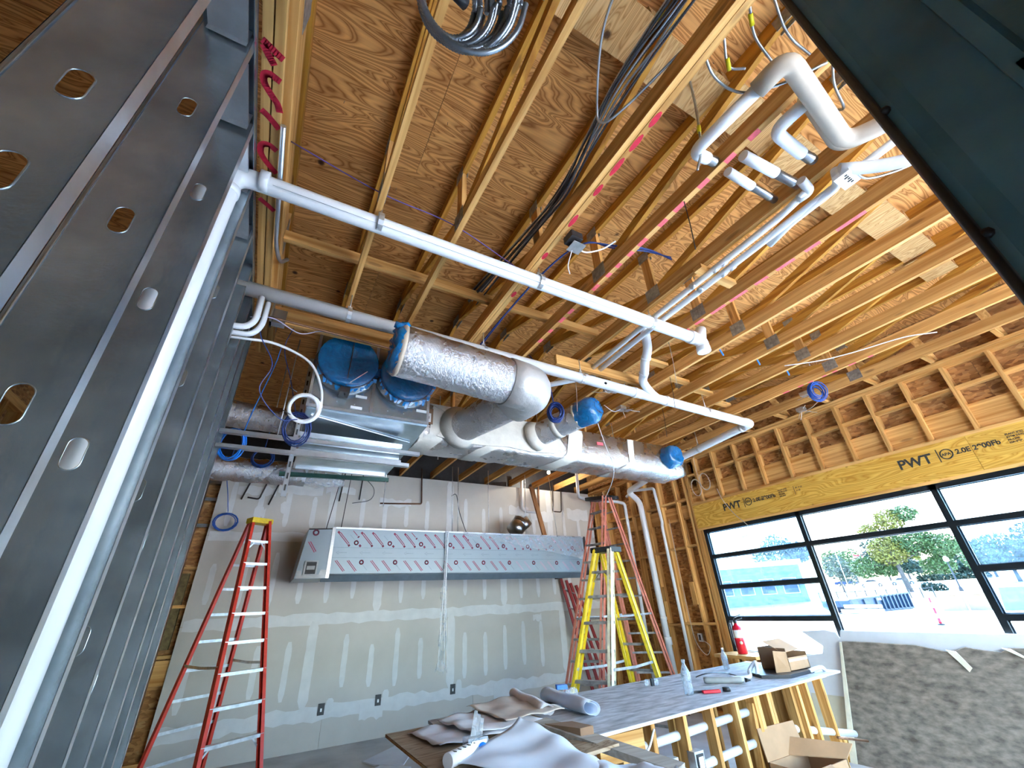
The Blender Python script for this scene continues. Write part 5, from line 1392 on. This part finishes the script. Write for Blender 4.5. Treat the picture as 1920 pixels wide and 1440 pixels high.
tag(MB().tube(spline([(5.15,3.06,ZC+.02),(5.3,3.02,ZC+.04),(5.38,3.03,ZC+.012)],5), [.02]*11, 6).obj('rag', PAPERB), 'small pale rag at the right end of the counter', 'rag')
MB().prism([(3.78,3.33,ZC+.001),(4.02,3.36,ZC+.001),(4.03,3.28,ZC+.001),(3.9,3.26,ZC+.001)], (0,0,.004)).obj('tool_strap', GREYP)
tag(bpy.data.objects['tool_strap'], 'flat grey strap lying left of the caulk tube', 'strap')

# plywood sheet with drawings
sh = thing('plywood_sheet', 'brown plywood sheet overhanging the left end of the counter', 'plywood sheet')
ZP = ZC+.02
MB().prism([(.955,3.58,ZC+.001),(.965,2.30,ZC+.001),(2.0,2.42,ZC+.001),(2.0,3.62,ZC+.001)], (0,0,.018)).obj('sheet', PLYX, sh)
for k in range(2): MB().prism([(.953,3.581,ZC+.004+k*.007),(.962,2.298,ZC+.004+k*.007),(.968,2.298,ZC+.004+k*.007),(.960,3.581,ZC+.004+k*.007)], (0,0,.003)).obj('veneer_line', WX, sh)
lone('grey_plank', MB().board((1.80,2.95,ZC+.06),(2.12,2.1,.86),.14,.035), WOLD, 'weathered grey plank sticking out under the paper', 'plank')
def crumple(corners, z, amp, seed, nu=22, nv=14, fr=(5,4)):
    c = [Vector((p[0], p[1], 0)) for p in corners]; rd = random.Random(seed); ph = [rd.uniform(0,6) for _ in range(6)]
    def f(u, v):
        p = c[0]*(1-u)*(1-v) + c[1]*u*(1-v) + c[2]*u*v + c[3]*(1-u)*v
        h = amp*(.5*math.sin(fr[0]*u*3+ph[0]+v*2)+.5*math.sin(fr[1]*v*3+ph[1]+u*3)+.35*math.sin(9*u+11*v+ph[2])+.2*math.sin(23*u-17*v+ph[3]))
        return (p.x, p.y, z + amp*1.3 + h*.8)
    return MB().grid(f, nu, nv)
def solid(o, th=.002):
    m = o.modifiers.new('thickness', 'SOLIDIFY'); m.thickness = th; m.offset = 0
    return o
pl = [('open set of construction drawings spread on the plywood, lowest sheet', [(1.07,3.46),(1.12,2.97),(1.66,3.02),(1.62,3.58)], .0, .010),
      ('wrinkled drawing sheet lying on the middle of the plywood', [(1.30,3.52),(1.36,3.02),(1.90,3.06),(1.75,3.66)], .02, .012),
      ('tan stained drawing sheet under the paper roll', [(1.60,3.70),(1.62,3.08),(2.12,3.12),(2.15,3.85)], .040, .010)]
for k, (lab, c, dz, am) in enumerate(pl):
    o = crumple(c, ZP+.002+dz, am, 20+k).obj('drawing_sheet', [PAPER, PAPER, plain('tan_paper',(.60,.50,.42),.8,0,.12,8)][k]); solid(o)
    tag(o, lab, 'drawing', 'construction drawings')
def curl(c0, c1, r, turns, label, mat, name='paper_roll', flat=.7):
    """loosely rolled sheet with its axis from c0 to c1"""
    a, b = Vector(c0), Vector(c1); ax = (b-a).normalized(); s = ax.cross(Vector((0,0,1))).normalized()
    def f(u, v):
        th = 2*math.pi*turns*v - 1.2; rr = r*(1-.35*v) + .006*math.sin(u*9+v*20)
        p = a.lerp(b, u)
        q = p + s*(rr*math.cos(th)) + Vector((0,0,r*flat + rr*math.sin(th)*flat))
        return tuple(q)
    o = MB().grid(f, 10, 40).obj(name, mat); solid(o, .0015)
    return tag(o, label, 'paper roll', 'rolled drawings')
curl((2.02,3.20,ZC+.03), (2.16,3.95,ZC+.03), .055, 1.7, 'loose roll of white drawings on the left of the pair', PAPER)
curl((2.33,3.08,ZC+.002), (2.40,3.80,ZC+.002), .075, 1.5, 'loose roll of drawings standing right of the other roll', PAPERB)
lone('blue_tape_measure', MB().board((2.28,3.45,ZC+.15),(2.36,3.42,ZC+.15),.06,.03), BLUEP, 'bright blue tool lying on the rolled drawings', 'tool')
tag(MB().ico((2.62,3.75,ZC+.045), .06, .25, 2, (1.4,.8,.7)).obj('plastic_wad', PLASTIC), 'crumpled clear plastic wad beside the drawing rolls', 'plastic')
# big curled sheet in front
def bigf(u, v):
    A0, A1, A2, A3 = Vector((1.06,2.66,.945)), Vector((1.60,1.75,.93)), Vector((1.80,2.36,.93)), Vector((1.57,2.76,1.0))
    p = A0*(1-u)*(1-v) + A1*u*(1-v) + A2*u*v + A3*(1-u)*v
    lift = .15*(v**2.4)*(1-u)**1.5
    return (p.x-.03*v*v, p.y, p.z + lift*.55 + .012*math.sin(6*u+5*v) + .006*math.sin(17*u-9*v))
o = MB().grid(bigf, 26, 26).obj('curled_paper', PAPERB); solid(o)
tag(o, 'large pale curled paper sheet rising at a corner in the foreground', 'paper')
o = crumple([(1.35,2.0),(1.8,1.6),(1.95,1.95),(1.65,2.3)], .905, .025, 44, 20, 16).obj('blue_white_sheet', PAPERB); solid(o); tag(o, 'crumpled bluish sheet under the curled paper', 'paper')
t = thing('rolled_specs', 'rolled printed specification sheets with black text lines', 'paper roll')
MB().tube([(1.03,2.62,ZP+.035),(1.32,2.78,ZP+.035)], .035, 14).obj('roll', PAPER, t)
for k in range(7): MB().tube([(1.075+k*.035,2.61+k*.0195,ZP+.0685),(1.06+k*.035,2.632+k*.0195,ZP+.068)], .0025, 4).obj('printed_line', INKB, t)
t = thing('tape_dispenser', 'clear tape in a blue and green dispenser between the papers', 'tape dispenser')
MB().box(1.18,1.30,2.70,2.78,ZP,ZP+.085).obj('clear_case', BOTTLE, t)
MB().box(1.20,1.29,2.695,2.70,ZP+.01,ZP+.075).obj('card', PAPERB, t)
MB().lathe((1.262,2.692,ZP+.04),(1.262,2.685,ZP+.04),[(0,.026),(.003,.026)],14).obj('round_mark', BLUEP, t)
MB().lathe((1.38,2.80,ZP),(1.38,2.80,ZP+.06),[(0,.05),(.03,.05),(.032,.03)],16).obj('tape_core', plain('olive_tape',(.05,.06,.03),.5), t)
for k in range(3): MB().prism([(1.22+k*.02,2.76,ZP+.085),(1.25+k*.02,2.75,ZP+.085),(1.275+k*.02,2.78,ZP+.19-k*.02),(1.26+k*.02,2.79,ZP+.195-k*.02)], (0,.003,0)).obj('film_tail', PLASTIC, t)
lone('wood_wedge', MB().prism([(1.78,2.86,ZC+.001),(1.95,2.80,ZC+.001),(1.98,2.62,ZC+.001),(1.88,2.62,ZC+.001)], (0,0,.07)), CARDD, 'brown cardboard tube end poking from under the paper', 'cardboard')

# under and behind the counter
t = thing('floor_carton', 'open brown carton on the floor against the counter legs', 'carton')
for (x0,x1,y0,y1) in [(4.0,4.55,2.62,2.63),(4.0,4.55,2.95,2.96),(4.0,4.01,2.62,2.96),(4.54,4.55,2.62,2.96)]: MB().box(x0,x1,y0,y1,0,.42).obj('side_panel', CARD, t)
MB().box(4.0,4.55,2.62,2.96,0,.01).obj('base_panel', CARDD, t)
MB().prism([(4.0,2.96,.42),(4.55,2.96,.42),(4.55,3.0,.62),(4.02,3.0,.63)], (0,.008,0)).obj('flap', CARD, t)
MB().prism([(4.0,2.62,.42),(4.3,2.62,.42),(4.25,2.45,.36),(4.0,2.48,.34)], (0,0,.008)).obj('flap', CARD, t)
MB().prism([(4.3,2.96,.42),(4.55,2.62,.42),(4.66,2.60,.50),(4.40,3.0,.52)], (0,0,.008)).obj('flap', CARD, t)
t = thing('scrap_carton', 'dark open carton in the bottom foreground', 'carton')
for (x0,x1,y0,y1) in [(2.22,2.62,2.18,2.19),(2.22,2.62,2.43,2.44),(2.22,2.23,2.18,2.44),(2.61,2.62,2.18,2.44)]: MB().box(x0,x1,y0,y1,0,.69).obj('side_panel', CARDD, t)
MB().ico((2.42,2.3,.66), .09, .2, 2).obj('blue_wad', PAPERB, t)
for k, (pts, lab) in enumerate([([(1.6,7.0),(2.15,7.45),(2.35,7.2),(2.0,6.55),(1.7,6.75)], 'white drywall offcut lying on the floor'),
                                ([(1.45,6.45),(1.75,6.7),(2.05,6.4),(1.6,6.1)], 'second white drywall offcut nearer the counter'),
                                ([(3.1,4.9),(3.4,5.2),(3.6,5.0),(3.3,4.7)], 'pale offcut on the floor behind the counter legs')]):
    tag(MB().prism([(x, y, .001+k*.002) for x, y in pts], (0,0,.014)).obj('drywall_offcut', GYP), lab, 'drywall offcut', 'offcuts on the floor')
tag(MB().prism([(3.6,4.3,.001),(3.95,4.5,.001),(4.1,4.35,.001),(3.7,4.15,.001)], (0,0,.02)).obj('black_tray', BLACKP), 'flat black tray on the floor behind the counter legs', 'tray')

# ledge with extinguisher, leaning boards
t = thing('sill_bench', 'short pine bench under the window end', 'bench')
MB().box(6.18,6.62,4.35,5.02,.86,.90).obj('bench_top', WY, t)
for x in (6.22,6.55):
    for y in (4.40,4.92): MB().box(x,x+.04,y,y+.04,0,.86).obj('leg', WZ, t)
t = thing('fire_extinguisher', 'red fire extinguisher standing on the bench by the window', 'fire extinguisher')
ex, ey, ez = 6.42, 4.70, .901
MB().lathe((ex,ey,ez),(ex,ey,ez+1),[(0,.062),(.01,.068),(.30,.068),(.335,.06),(.36,.035),(.375,.022),(.40,.02)],20).obj('cylinder', REDPAINT, t)
MB().lathe((ex,ey,ez+.20),(ex,ey,ez+1),[(0,.0685),(.10,.0685)],20).obj('data_label', WHITEP, t)
MB().lathe((ex-.05,ey-.05,ez+.14),(ex-.056,ey-.056,ez+.14),[(0,.022),(.004,.022)],12).obj('round_sticker', CREAM, t)
MB().lathe((ex,ey,ez+.385),(ex,ey,ez+.46),[(0,.024),(.03,.026),(.05,.02)],12).obj('valve', BLACKP, t)
MB().board((ex-.02,ey,ez+.425),(ex-.02,ey-.14,ez+.455),.022,.012).board((ex-.02,ey,ez+.455),(ex-.02,ey-.13,ez+.50),.022,.010).obj('handle', BLACKP, t)
MB().tube(spline([(ex-.02,ey+.02,ez+.41),(ex-.06,ey+.07,ez+.38),(ex-.07,ey+.07,ez+.2),(ex-.07,ey+.04,ez+.08)],5), .011, 8).obj('hose', BLACKP, t)

def lean(pts_yz, xb, xt, zt, th):
    """sheet leaning on the window wall: (y, t) with t = height fraction"""
    def X(f): return xb + (xt-xb)*f
    return MB().prism([(X(f), y, zt*f) for y, f in pts_yz], (th, 0, th*.45))
bd = thing('leaning_board', 'brown paper-faced board with torn edge leaning under the window', 'board')
tear = [(3.35,1.0),(2.95,.995),(2.60,.985),(2.42,.955),(2.30,.935),(2.24,.965),(2.18,.985),(2.05,.965),(1.92,.955),(1.86,.99),(1.5,.99),(.9,.99)]
lean([(-.4,0.0),(3.42,0.0)] + tear + [(-.4,.985)], 6.02, 6.52, 1.09, .012).obj('torn_face', KRAFT, bd)
lean([(2.34,.96),(2.26,.95),(2.17,.83),(2.20,.80),(2.25,.86)], 6.005, 6.505, 1.09, .006).obj('torn_paper_flap', CREAM, bd)
lean([(1.90,.99),(1.84,.985),(1.60,.83),(1.66,.865)], 6.005, 6.505, 1.09, .006).obj('torn_paper_flap', CREAM, bd)
lean([(3.37,0.0),(3.44,0.0),(3.375,.99),(3.35,.99)], 6.01, 6.512, 1.09, .008).obj('bound_edge', CREAM, bd)
MB().box(6.02,6.1,3.44,3.50,0,.22).obj('wood_end', WZ, bd)
b2 = thing('backing_sheet', 'taller pale gypsum sheet leaning behind the brown board', 'board')
lean([(-.4,0),(4.05,0),(3.98,.55),(3.86,.76),(3.62,.79),(3.60,.86),(3.85,.985),(3.55,1.0),(3.42,.98),(3.38,.93),(3.36,1.0),(-.4,.985)], 6.12, 6.60, 1.20, .013).obj('gypsum_panel', GYP, b2)
lean([(3.40,.1),(3.86,.1),(3.82,.45),(3.39,.45)], 6.115, 6.595, 1.20, .003).obj('dusty_patch', plain('dusty_paper',(.60,.55,.42),.85,0,.1,6), b2)

# ------------------------------------------------------------------ cables
def cable(name, label, pts, r, mat, k=7, n=6, cat='cable', group=None):
    return tag(MB().tube(spline(pts, k), r, n).obj(name, mat), label, cat, group)
def armored(pts, r, k=10):
    """spiral jacket as alternating radii along the run"""
    P = spline(pts, k); out = []
    L = sum((b-a).length for a, b in zip(P[:-1], P[1:])); m = max(8, int(L/.006)); 
    acc = [0]
    for a, b in zip(P[:-1], P[1:]): acc.append(acc[-1]+(b-a).length)
    j = 0
    for i in range(m+1):
        s = L*i/m
        while j < len(acc)-2 and acc[j+1] < s: j += 1
        f = (s-acc[j])/max(1e-9, acc[j+1]-acc[j]); out.append(P[j].lerp(P[j+1], min(1, f)))
    return MB().tube(out, [r*(1.08 if i % 2 else .86) for i in range(m+1)], 8)
# big coil at the top
COILM = plain('dark_armored_cable', (.20, .225, .25), .34, .8, .15, 30)
t = thing('armored_cable_coil', 'big coil of dark armored cable with yellow tags at the top edge', 'cable coil')
axc = Vector((.15,.75,.62))
for k in range(10):
    rr = .112 + .0135*k
    pts = loop_coil((.205+.006*k, .670-.010*k, 3.63+.004*k), (axc.x+.07*math.sin(k*2.1), axc.y, axc.z+.08*math.cos(k*1.7)), rr, 1, .05, 16, .12, 50+k, (.86, 1.0))
    armored(pts, .0115, 6).obj('cable_loop', COILM, t)
for k, th in enumerate((.4, 1.6, 2.6)):
    m = MB().lathe(Vector((.255,.645,3.64))+Vector((.125*math.cos(th), -.04*math.sin(th), .15*math.sin(th)-.01)), Vector((.255,.645,3.64))+Vector((.125*math.cos(th+.28), -.04*math.sin(th+.28), .15*math.sin(th+.28)-.01)), [(0,.013),(.045,.013)], 10)
    m.obj('yellow_tag', YTAG, t)
MB().lathe((.21,.62,3.60),(.27,.64,3.62),[(0,.022),(.05,.022)],10).obj('black_tape', BLACKP, t)
armored([(.27,.56,3.80),(.25,.58,3.95),(.24,.55,4.06)], .0085).obj('cable_tail', CABLE, t)
# bundle between the second and third trusses
rd = random.Random(70)
labs = ['first', 'second', 'third', 'fourth', 'fifth', 'sixth', 'seventh', 'eighth', 'ninth', 'tenth']
for k in range(10):
    o = rd.uniform(-.06,.06); o2 = rd.uniform(-.05,.05); h = 4.20+rd.uniform(-.03,.06)
    pts = [(1.30+o, .02, h+.05), (1.26+o*.9, .35, h), (1.22+o*.8+.02*k*.3, .75, h-.02+o2*.3), (1.29+o*.4, 1.12, h-.03), (1.345+o*.3, 1.45, h-.02+o2), (1.36+o*.3, 1.9, h+.05), (1.3+o, 2.9, h+.08)]
    tag(armored(pts, .0065, 8).obj('bundle_cable', CABLED if k % 3 else CABLE), f'{labs[k]} cable of the dark bundle between the second and third trusses', 'cable', 'dark cable bundle')
tagp = [('armored cable sagging across the second and third trusses', [(.95,.35,4.3),(1.02,.62,4.28),(1.18,.88,4.2),(1.24,.93,4.13),(1.30,.80,4.12),(1.42,.45,4.2)]),
        ('armored cable curving from the bundle to the tan line', [(1.47,.40,4.14),(1.62,.45,4.10),(1.76,.42,4.03),(1.90,.30,4.02),(2.05,.12,4.05)]),
        ('thin armored cable with a yellow tag above the long line', [(1.50,.25,4.3),(1.62,.34,4.26),(1.72,.40,4.22),(1.80,.36,4.2)]),
        ('armored cable crossing under the deck near the tan line', [(1.48,.10,4.34),(1.62,.18,4.30),(1.76,.25,4.28),(1.9,.27,4.2)]),
        ('armored cable hanging straight in the fourth bay', [(1.80,.62,4.62),(1.80,.66,4.3),(1.80,.72,4.0),(1.79,.78,3.86)]),
        ('armored cable at the foot of the white junction box', [(2.75,.36,3.93),(2.86,.34,3.92),(3.0,.24,3.95),(3.12,.14,4.0)]),
        ('upper armored cable near the top right door frame', [(1.55,.05,4.4),(1.72,.10,4.36),(1.92,.16,4.3),(2.2,.16,4.35)]),
        ('armored cable running beside the tan line to the frame', [(2.1,.08,4.15),(2.25,.16,4.12),(2.42,.20,4.1),(2.5,.24,4.2)])]
for lab, pts in tagp: tag(armored(pts, .0075, 8).obj('armored_cable', CABLE), lab, 'cable', 'loose armored cables')
for k, p in enumerate([(1.71,.395,4.222),(1.80,.69,4.14),(1.68,.215,4.288),(1.24,.42,4.25)]):
    q = Vector(p); d = Vector([(.05,.03,-.02),(0,.01,-.05),(.05,.025,-.01),(-.01,.05,-.01)][k])
    tag(MB().tube([q-d*.5, q+d*.5], .0115, 8).obj('yellow_tag', YTAG), ['yellow tag on the thin cable above the long line', 'yellow tag on the straight hanging cable', 'yellow tag on the cable near the tan line', 'yellow tag inside the dark bundle'][k], 'tag', 'yellow cable tags')
tag(MB().ico((1.995,.10,3.99), .020, .3, 1, (1.2,.6,1.2)).obj('green_tape', GREENT), 'bright green tape scrap beside the door frame', 'tape')
cable('purple_wire', 'thin purple wire strung across the first two bays', [(-.35,1.92,4.2),(.22,1.97,4.12),(.75,2.0,4.12),(1.4,2.2,4.15),(1.9,2.3,4.15)], .0045, PURPLE)
# blue network cables between trusses
rd = random.Random(77)
for k in range(5):
    o = rd.uniform(-.02,.02)
    cable('blue_cable', f'{labs[k]} strand of the blue cable run over the trusses', [(1.55+o,3.6,4.05),(1.60+o,2.8,4.16+o),(1.66+o,2.1,4.2+o),(1.78+o,1.78,4.22+o),(2.02,1.70+o,4.22),(2.3,1.62+o,4.24),(2.6,1.60,4.26+o)], .006, BLUEW if k % 2 else NAVYW, 6, 6, 'cable', 'blue cable run')
for k, (x, y) in enumerate([(3.34,2.22),(3.96,2.25),(4.57,2.2),(5.18,2.2)]):
    cable('blue_cable_end', f'short blue cable end poking out in the {["seventh", "eighth", "ninth", "tenth"][k]} truss bay', [(x,y-.1,4.15),(x+.08,y,4.12),(x+.2,y+.05,4.08)], .009, BLUEP, 5, 6, 'cable', 'blue cable ends')
def coil(name, label, c, ax, r, turns, rad, mat, seed, jit=.4, tail=None, sq=(1,1), n=16):
    t = thing(name, label, 'cable coil', 'hanging cable coils')
    MB().tube(loop_coil(c, ax, r, turns, jit*.5, n, jit, seed, sq), rad, 6).obj('loops', mat, t)
    if tail: MB().tube(spline(tail, 6), rad*.9, 6).obj('tail', mat, t)
    return t
coil('blue_cable_coil', 'navy blue cable coil hanging before the trunk duct', (2.27,3.06,3.34), (.55,.85,.15), .075, 12, .0065, NAVYW, 1, .7, [(2.26,3.06,3.42),(2.22,3.08,3.75),(2.10,3.2,4.05)], (.9,1.15))
coil('blue_cable_coil', 'bright blue cable coil hanging near the window wall', (5.86,2.22,3.93), (.75,.6,.1), .085, 11, .006, BLUEW, 2, .75, [(5.86,2.22,4.0),(5.80,2.22,4.06)], (.9,1.2))
coil('blue_cable_coil', 'light blue cable coil at the edge of the steel studs', (-.42,4.0,2.96), (.5,.85,.1), .115, 6, .0055, BLUEP, 3, .3, [(-.36,4.0,3.06),(-.34,4.05,3.3),(-.27,4.1,3.8),(-.25,4.1,4.05)], (1,1.15))
coil('blue_cable_coil', 'small dark blue coil on the lower flex duct', (-.22,5.08,3.20), (.2,.95,.1), .10, 7, .006, BLUEW, 4, .35, [(-.22,5.08,3.3),(-.2,5.1,4.0)], (1,.95))
coil('blue_cable_coil', 'round blue cable coil hanging on the drywall by the red ladder', (-.62,7.86,3.00), (.1,1,.1), .15, 7, .007, BLUEW, 5, .25, [(-.62,7.86,3.15),(-.68,7.8,3.4),(-.75,7.6,3.7),(-.72,7.4,4.05)], (1,.8))
coil('navy_cable_coil', 'tangle of navy wires on the strut below the white coil', (.03,3.50,2.98), (.3,.9,.2), .12, 6, .005, NAVYW, 6, .45, [(.02,3.5,3.05),(-.1,3.9,3.6),(-.2,3.7,3.8),(-.16,3.6,4.0)], (.8,1))
coil('white_tube_coil', 'thick white tube coil hanging at the plenum corner', (.05,3.35,3.10), (.15,.95,.25), .112, 9, .0125, WHITEW, 7, .26, [(.17,3.34,3.12),(.14,3.34,3.30),(.02,3.34,3.51),(-.24,3.33,3.61),(-.45,3.3,3.585),(-.56,3.28,3.56)], (1,1), 24)
for k, th in enumerate((.6, 2.2, 4.0)):
    c = Vector((.02+.125*math.cos(th), 3.33, 3.12+.125*math.sin(th)))
    tag(MB().tube([c+Vector((-.03,-.03,.015)), c+Vector((.03,-.03,-.015))], .004, 5).obj('cable_tie', CABLED), ['upper right dark tie on the white tube coil', 'left dark tie on the white tube coil', 'lower dark tie on the white tube coil'][k], 'cable tie', 'ties on the white coil')
cable('loose_cable', 'dark blue wire dropping left of the white tube coil', [(-.35,3.02,3.66),(-.34,3.05,3.5),(-.22,3.1,3.3),(-.26,3.15,3.1),(-.1,3.25,2.95),(.02,3.3,2.98)], .004, NAVYW)
cable('loose_cable', 'lilac wire wandering along the cross beam', [(-.44,3.1,3.66),(-.30,3.2,3.76),(-.1,3.3,3.74),(.05,3.35,3.84),(.2,3.38,3.86)], .0045, plain('lilac_wire',(.42,.40,.55),.5))
cable('copper_tube', 'thin copper tube running under the lower drain pipe', [(-.34,3.25,3.80),(.1,3.3,3.82),(.8,3.35,3.82),(1.2,3.38,3.82)], .009, COPPER, cat='pipe')
# white cables on the right-hand ceiling and wall
cable('white_cable', 'long white cable draped under the eighth and ninth trusses', [(5.9,.95,4.06),(5.6,1.15,4.03),(5.35,1.5,3.99),(5.2,1.8,4.0),(5.0,2.1,4.04)], .006, WHITEW)
t = thing('ceiling_box', 'small steel box with white cable on the doubled truss', 'junction box')
MB().box(1.50,1.60,1.60,1.70,4.0,4.06).obj('box_body', BLACKP, t); MB().box(1.53,1.64,1.62,1.72,3.975,3.98).obj('cover', ZINC, t)
MB().tube(spline([(1.62,1.68,3.98),(1.72,1.70,4.02),(1.85,1.66,4.08),(1.92,1.58,4.12)],6), .006, 6).obj('white_lead', WHITEW, t)
MB().tube(spline([(1.57,1.70,3.98),(1.58,1.78,3.9),(1.62,1.82,3.86)],5), .004, 5).obj('white_lead', WHITEW, t)
for k, (x, y, lab) in enumerate([(6.0,2.42,'steel box with sprawling wires under the tenth truss'), (3.95,3.80,'steel box with wires beyond the lower drain pipe'), (3.40,3.42,'steel box beside the blue film cap'), (6.50,2.75,'steel box hanging from the window wall top plate')]):
    t = thing('ceiling_box', lab, 'junction box', 'steel ceiling boxes')
    MB().box(x-.05,x+.05,y-.05,y+.05,3.99,4.04).obj('box_body', ZINC, t)
    MB().prism([(x+.04,y-.08,3.97),(x+.14,y-.06,3.99),(x+.13,y+.02,3.99),(x+.03,y,3.97)], (0,0,.003)).obj('cover', GALV2, t)
    rd = random.Random(90+k)
    for j in range(5):
        a = rd.uniform(0,6.28); l = rd.uniform(.12,.3)
        MB().tube(spline([(x,y,4.0),(x+l*.5*math.cos(a),y+l*.5*math.sin(a),3.96+rd.uniform(-.03,.05)),(x+l*math.cos(a),y+l*math.sin(a),4.0+rd.uniform(-.1,.06))],5), .004, 5).obj('lead', WHITEW if j % 2 else TANCABLE, t)
cable('white_cable', 'white cable rising from the sprawling wires to the deck', [(5.98,2.42,4.03),(6.02,2.30,4.10),(5.9,2.2,4.2),(5.8,2.15,4.3)], .005, WHITEW)
t = thing('cable_loop', 'tan cable loops hanging on the studs above the header end', 'cable coil')
for k, (y, z) in enumerate([(4.95,3.42),(4.75,3.48)]):
    MB().tube(loop_coil((6.66,y,z), (1,.1,.1), .12, 2, .08, 18, .1, 110+k, (.75,1.2)), .006, 6).obj('loop', TANCABLE, t)
MB().tube(spline([(6.66,4.85,3.45),(6.66,4.86,3.8),(6.66,4.84,4.0)],5), .005, 5).obj('tail', TANCABLE, t)
cable('tan_cable', 'tan cable dangling from the header over the window', [(6.66,4.55,3.30),(6.655,4.5,3.1),(6.62,4.35,2.85),(6.56,4.18,2.68),(6.52,4.10,2.58),(6.53,4.16,2.48),(6.55,4.28,2.46)], .006, TANCABLE)
cable('tan_cable', 'tan cable looping down the studs beside the outlet box', [(6.66,5.72,3.0),(6.66,5.74,2.2),(6.66,5.74,1.3),(6.66,5.7,.98),(6.66,5.55,.82),(6.66,5.45,.95),(6.66,5.6,1.04)], .006, TANCABLE)
cable('white_cable', 'pair of cables hanging down to the orange ladder', [(3.40,3.80,4.06),(3.55,3.82,3.5),(3.70,3.88,3.12),(4.4,4.9,3.06),(5.3,5.95,3.46)], .005, WHITEW)
rlab = ['thin wire hanging in the third bay', 'thin wire hanging under the wye', 'thin wire hanging past the lower drain pipe', 'thin wire beside the navy cable coil', 'thin wire dangling over the trunk duct']
for k, (x, y, z0) in enumerate([(2.055,1.05,3.62),(3.32,2.35,3.55),(3.94,2.9,3.65),(2.70,3.2,3.5),(4.55,3.6,3.62)]):
    cable('hanging_wire', rlab[k], [(x,y,4.06),(x+.01,y+.02,(z0+4.06)/2),(x-.01,y+.03,z0)], .0035, TANCABLE if k % 2 else IRON, 4, 5, 'wire', 'thin hanging wires')
t = thing('flex_whip', 'armored whip with yellow tag at the top left corner', 'cable')
armored([(-1.05,.95,3.95),(-.98,.96,3.7),(-1.0,.95,3.4)], .012).obj('whip', CABLE, t)
MB().tube([(-1.0,.955,3.77),(-.985,.957,3.70)], .016, 8).obj('yellow_tag', YTAG, t)

# ------------------------------------------------------------------ put every origin at its thing's base
def mesh_children(o):
    out = []
    for c in o.children:
        if c.type == 'MESH': out.append(c)
        out += mesh_children(c)
    return out
seen_mesh = set()
for t in TOPS:
    ms = ([t] if t.type == 'MESH' else []) + mesh_children(t)
    pts = []
    for m in ms:
        for c in m.bound_box: pts.append(Vector(c))
    if not pts: continue
    lo = Vector((min(p.x for p in pts), min(p.y for p in pts), min(p.z for p in pts)))
    hi = Vector((max(p.x for p in pts), max(p.y for p in pts), max(p.z for p in pts)))
    base = Vector(((lo.x+hi.x)/2, (lo.y+hi.y)/2, lo.z))
    t.location = base
    for m in ms:
        if m.data.name not in seen_mesh:
            m.data.transform(Matrix.Translation(-base)); seen_mesh.add(m.data.name)
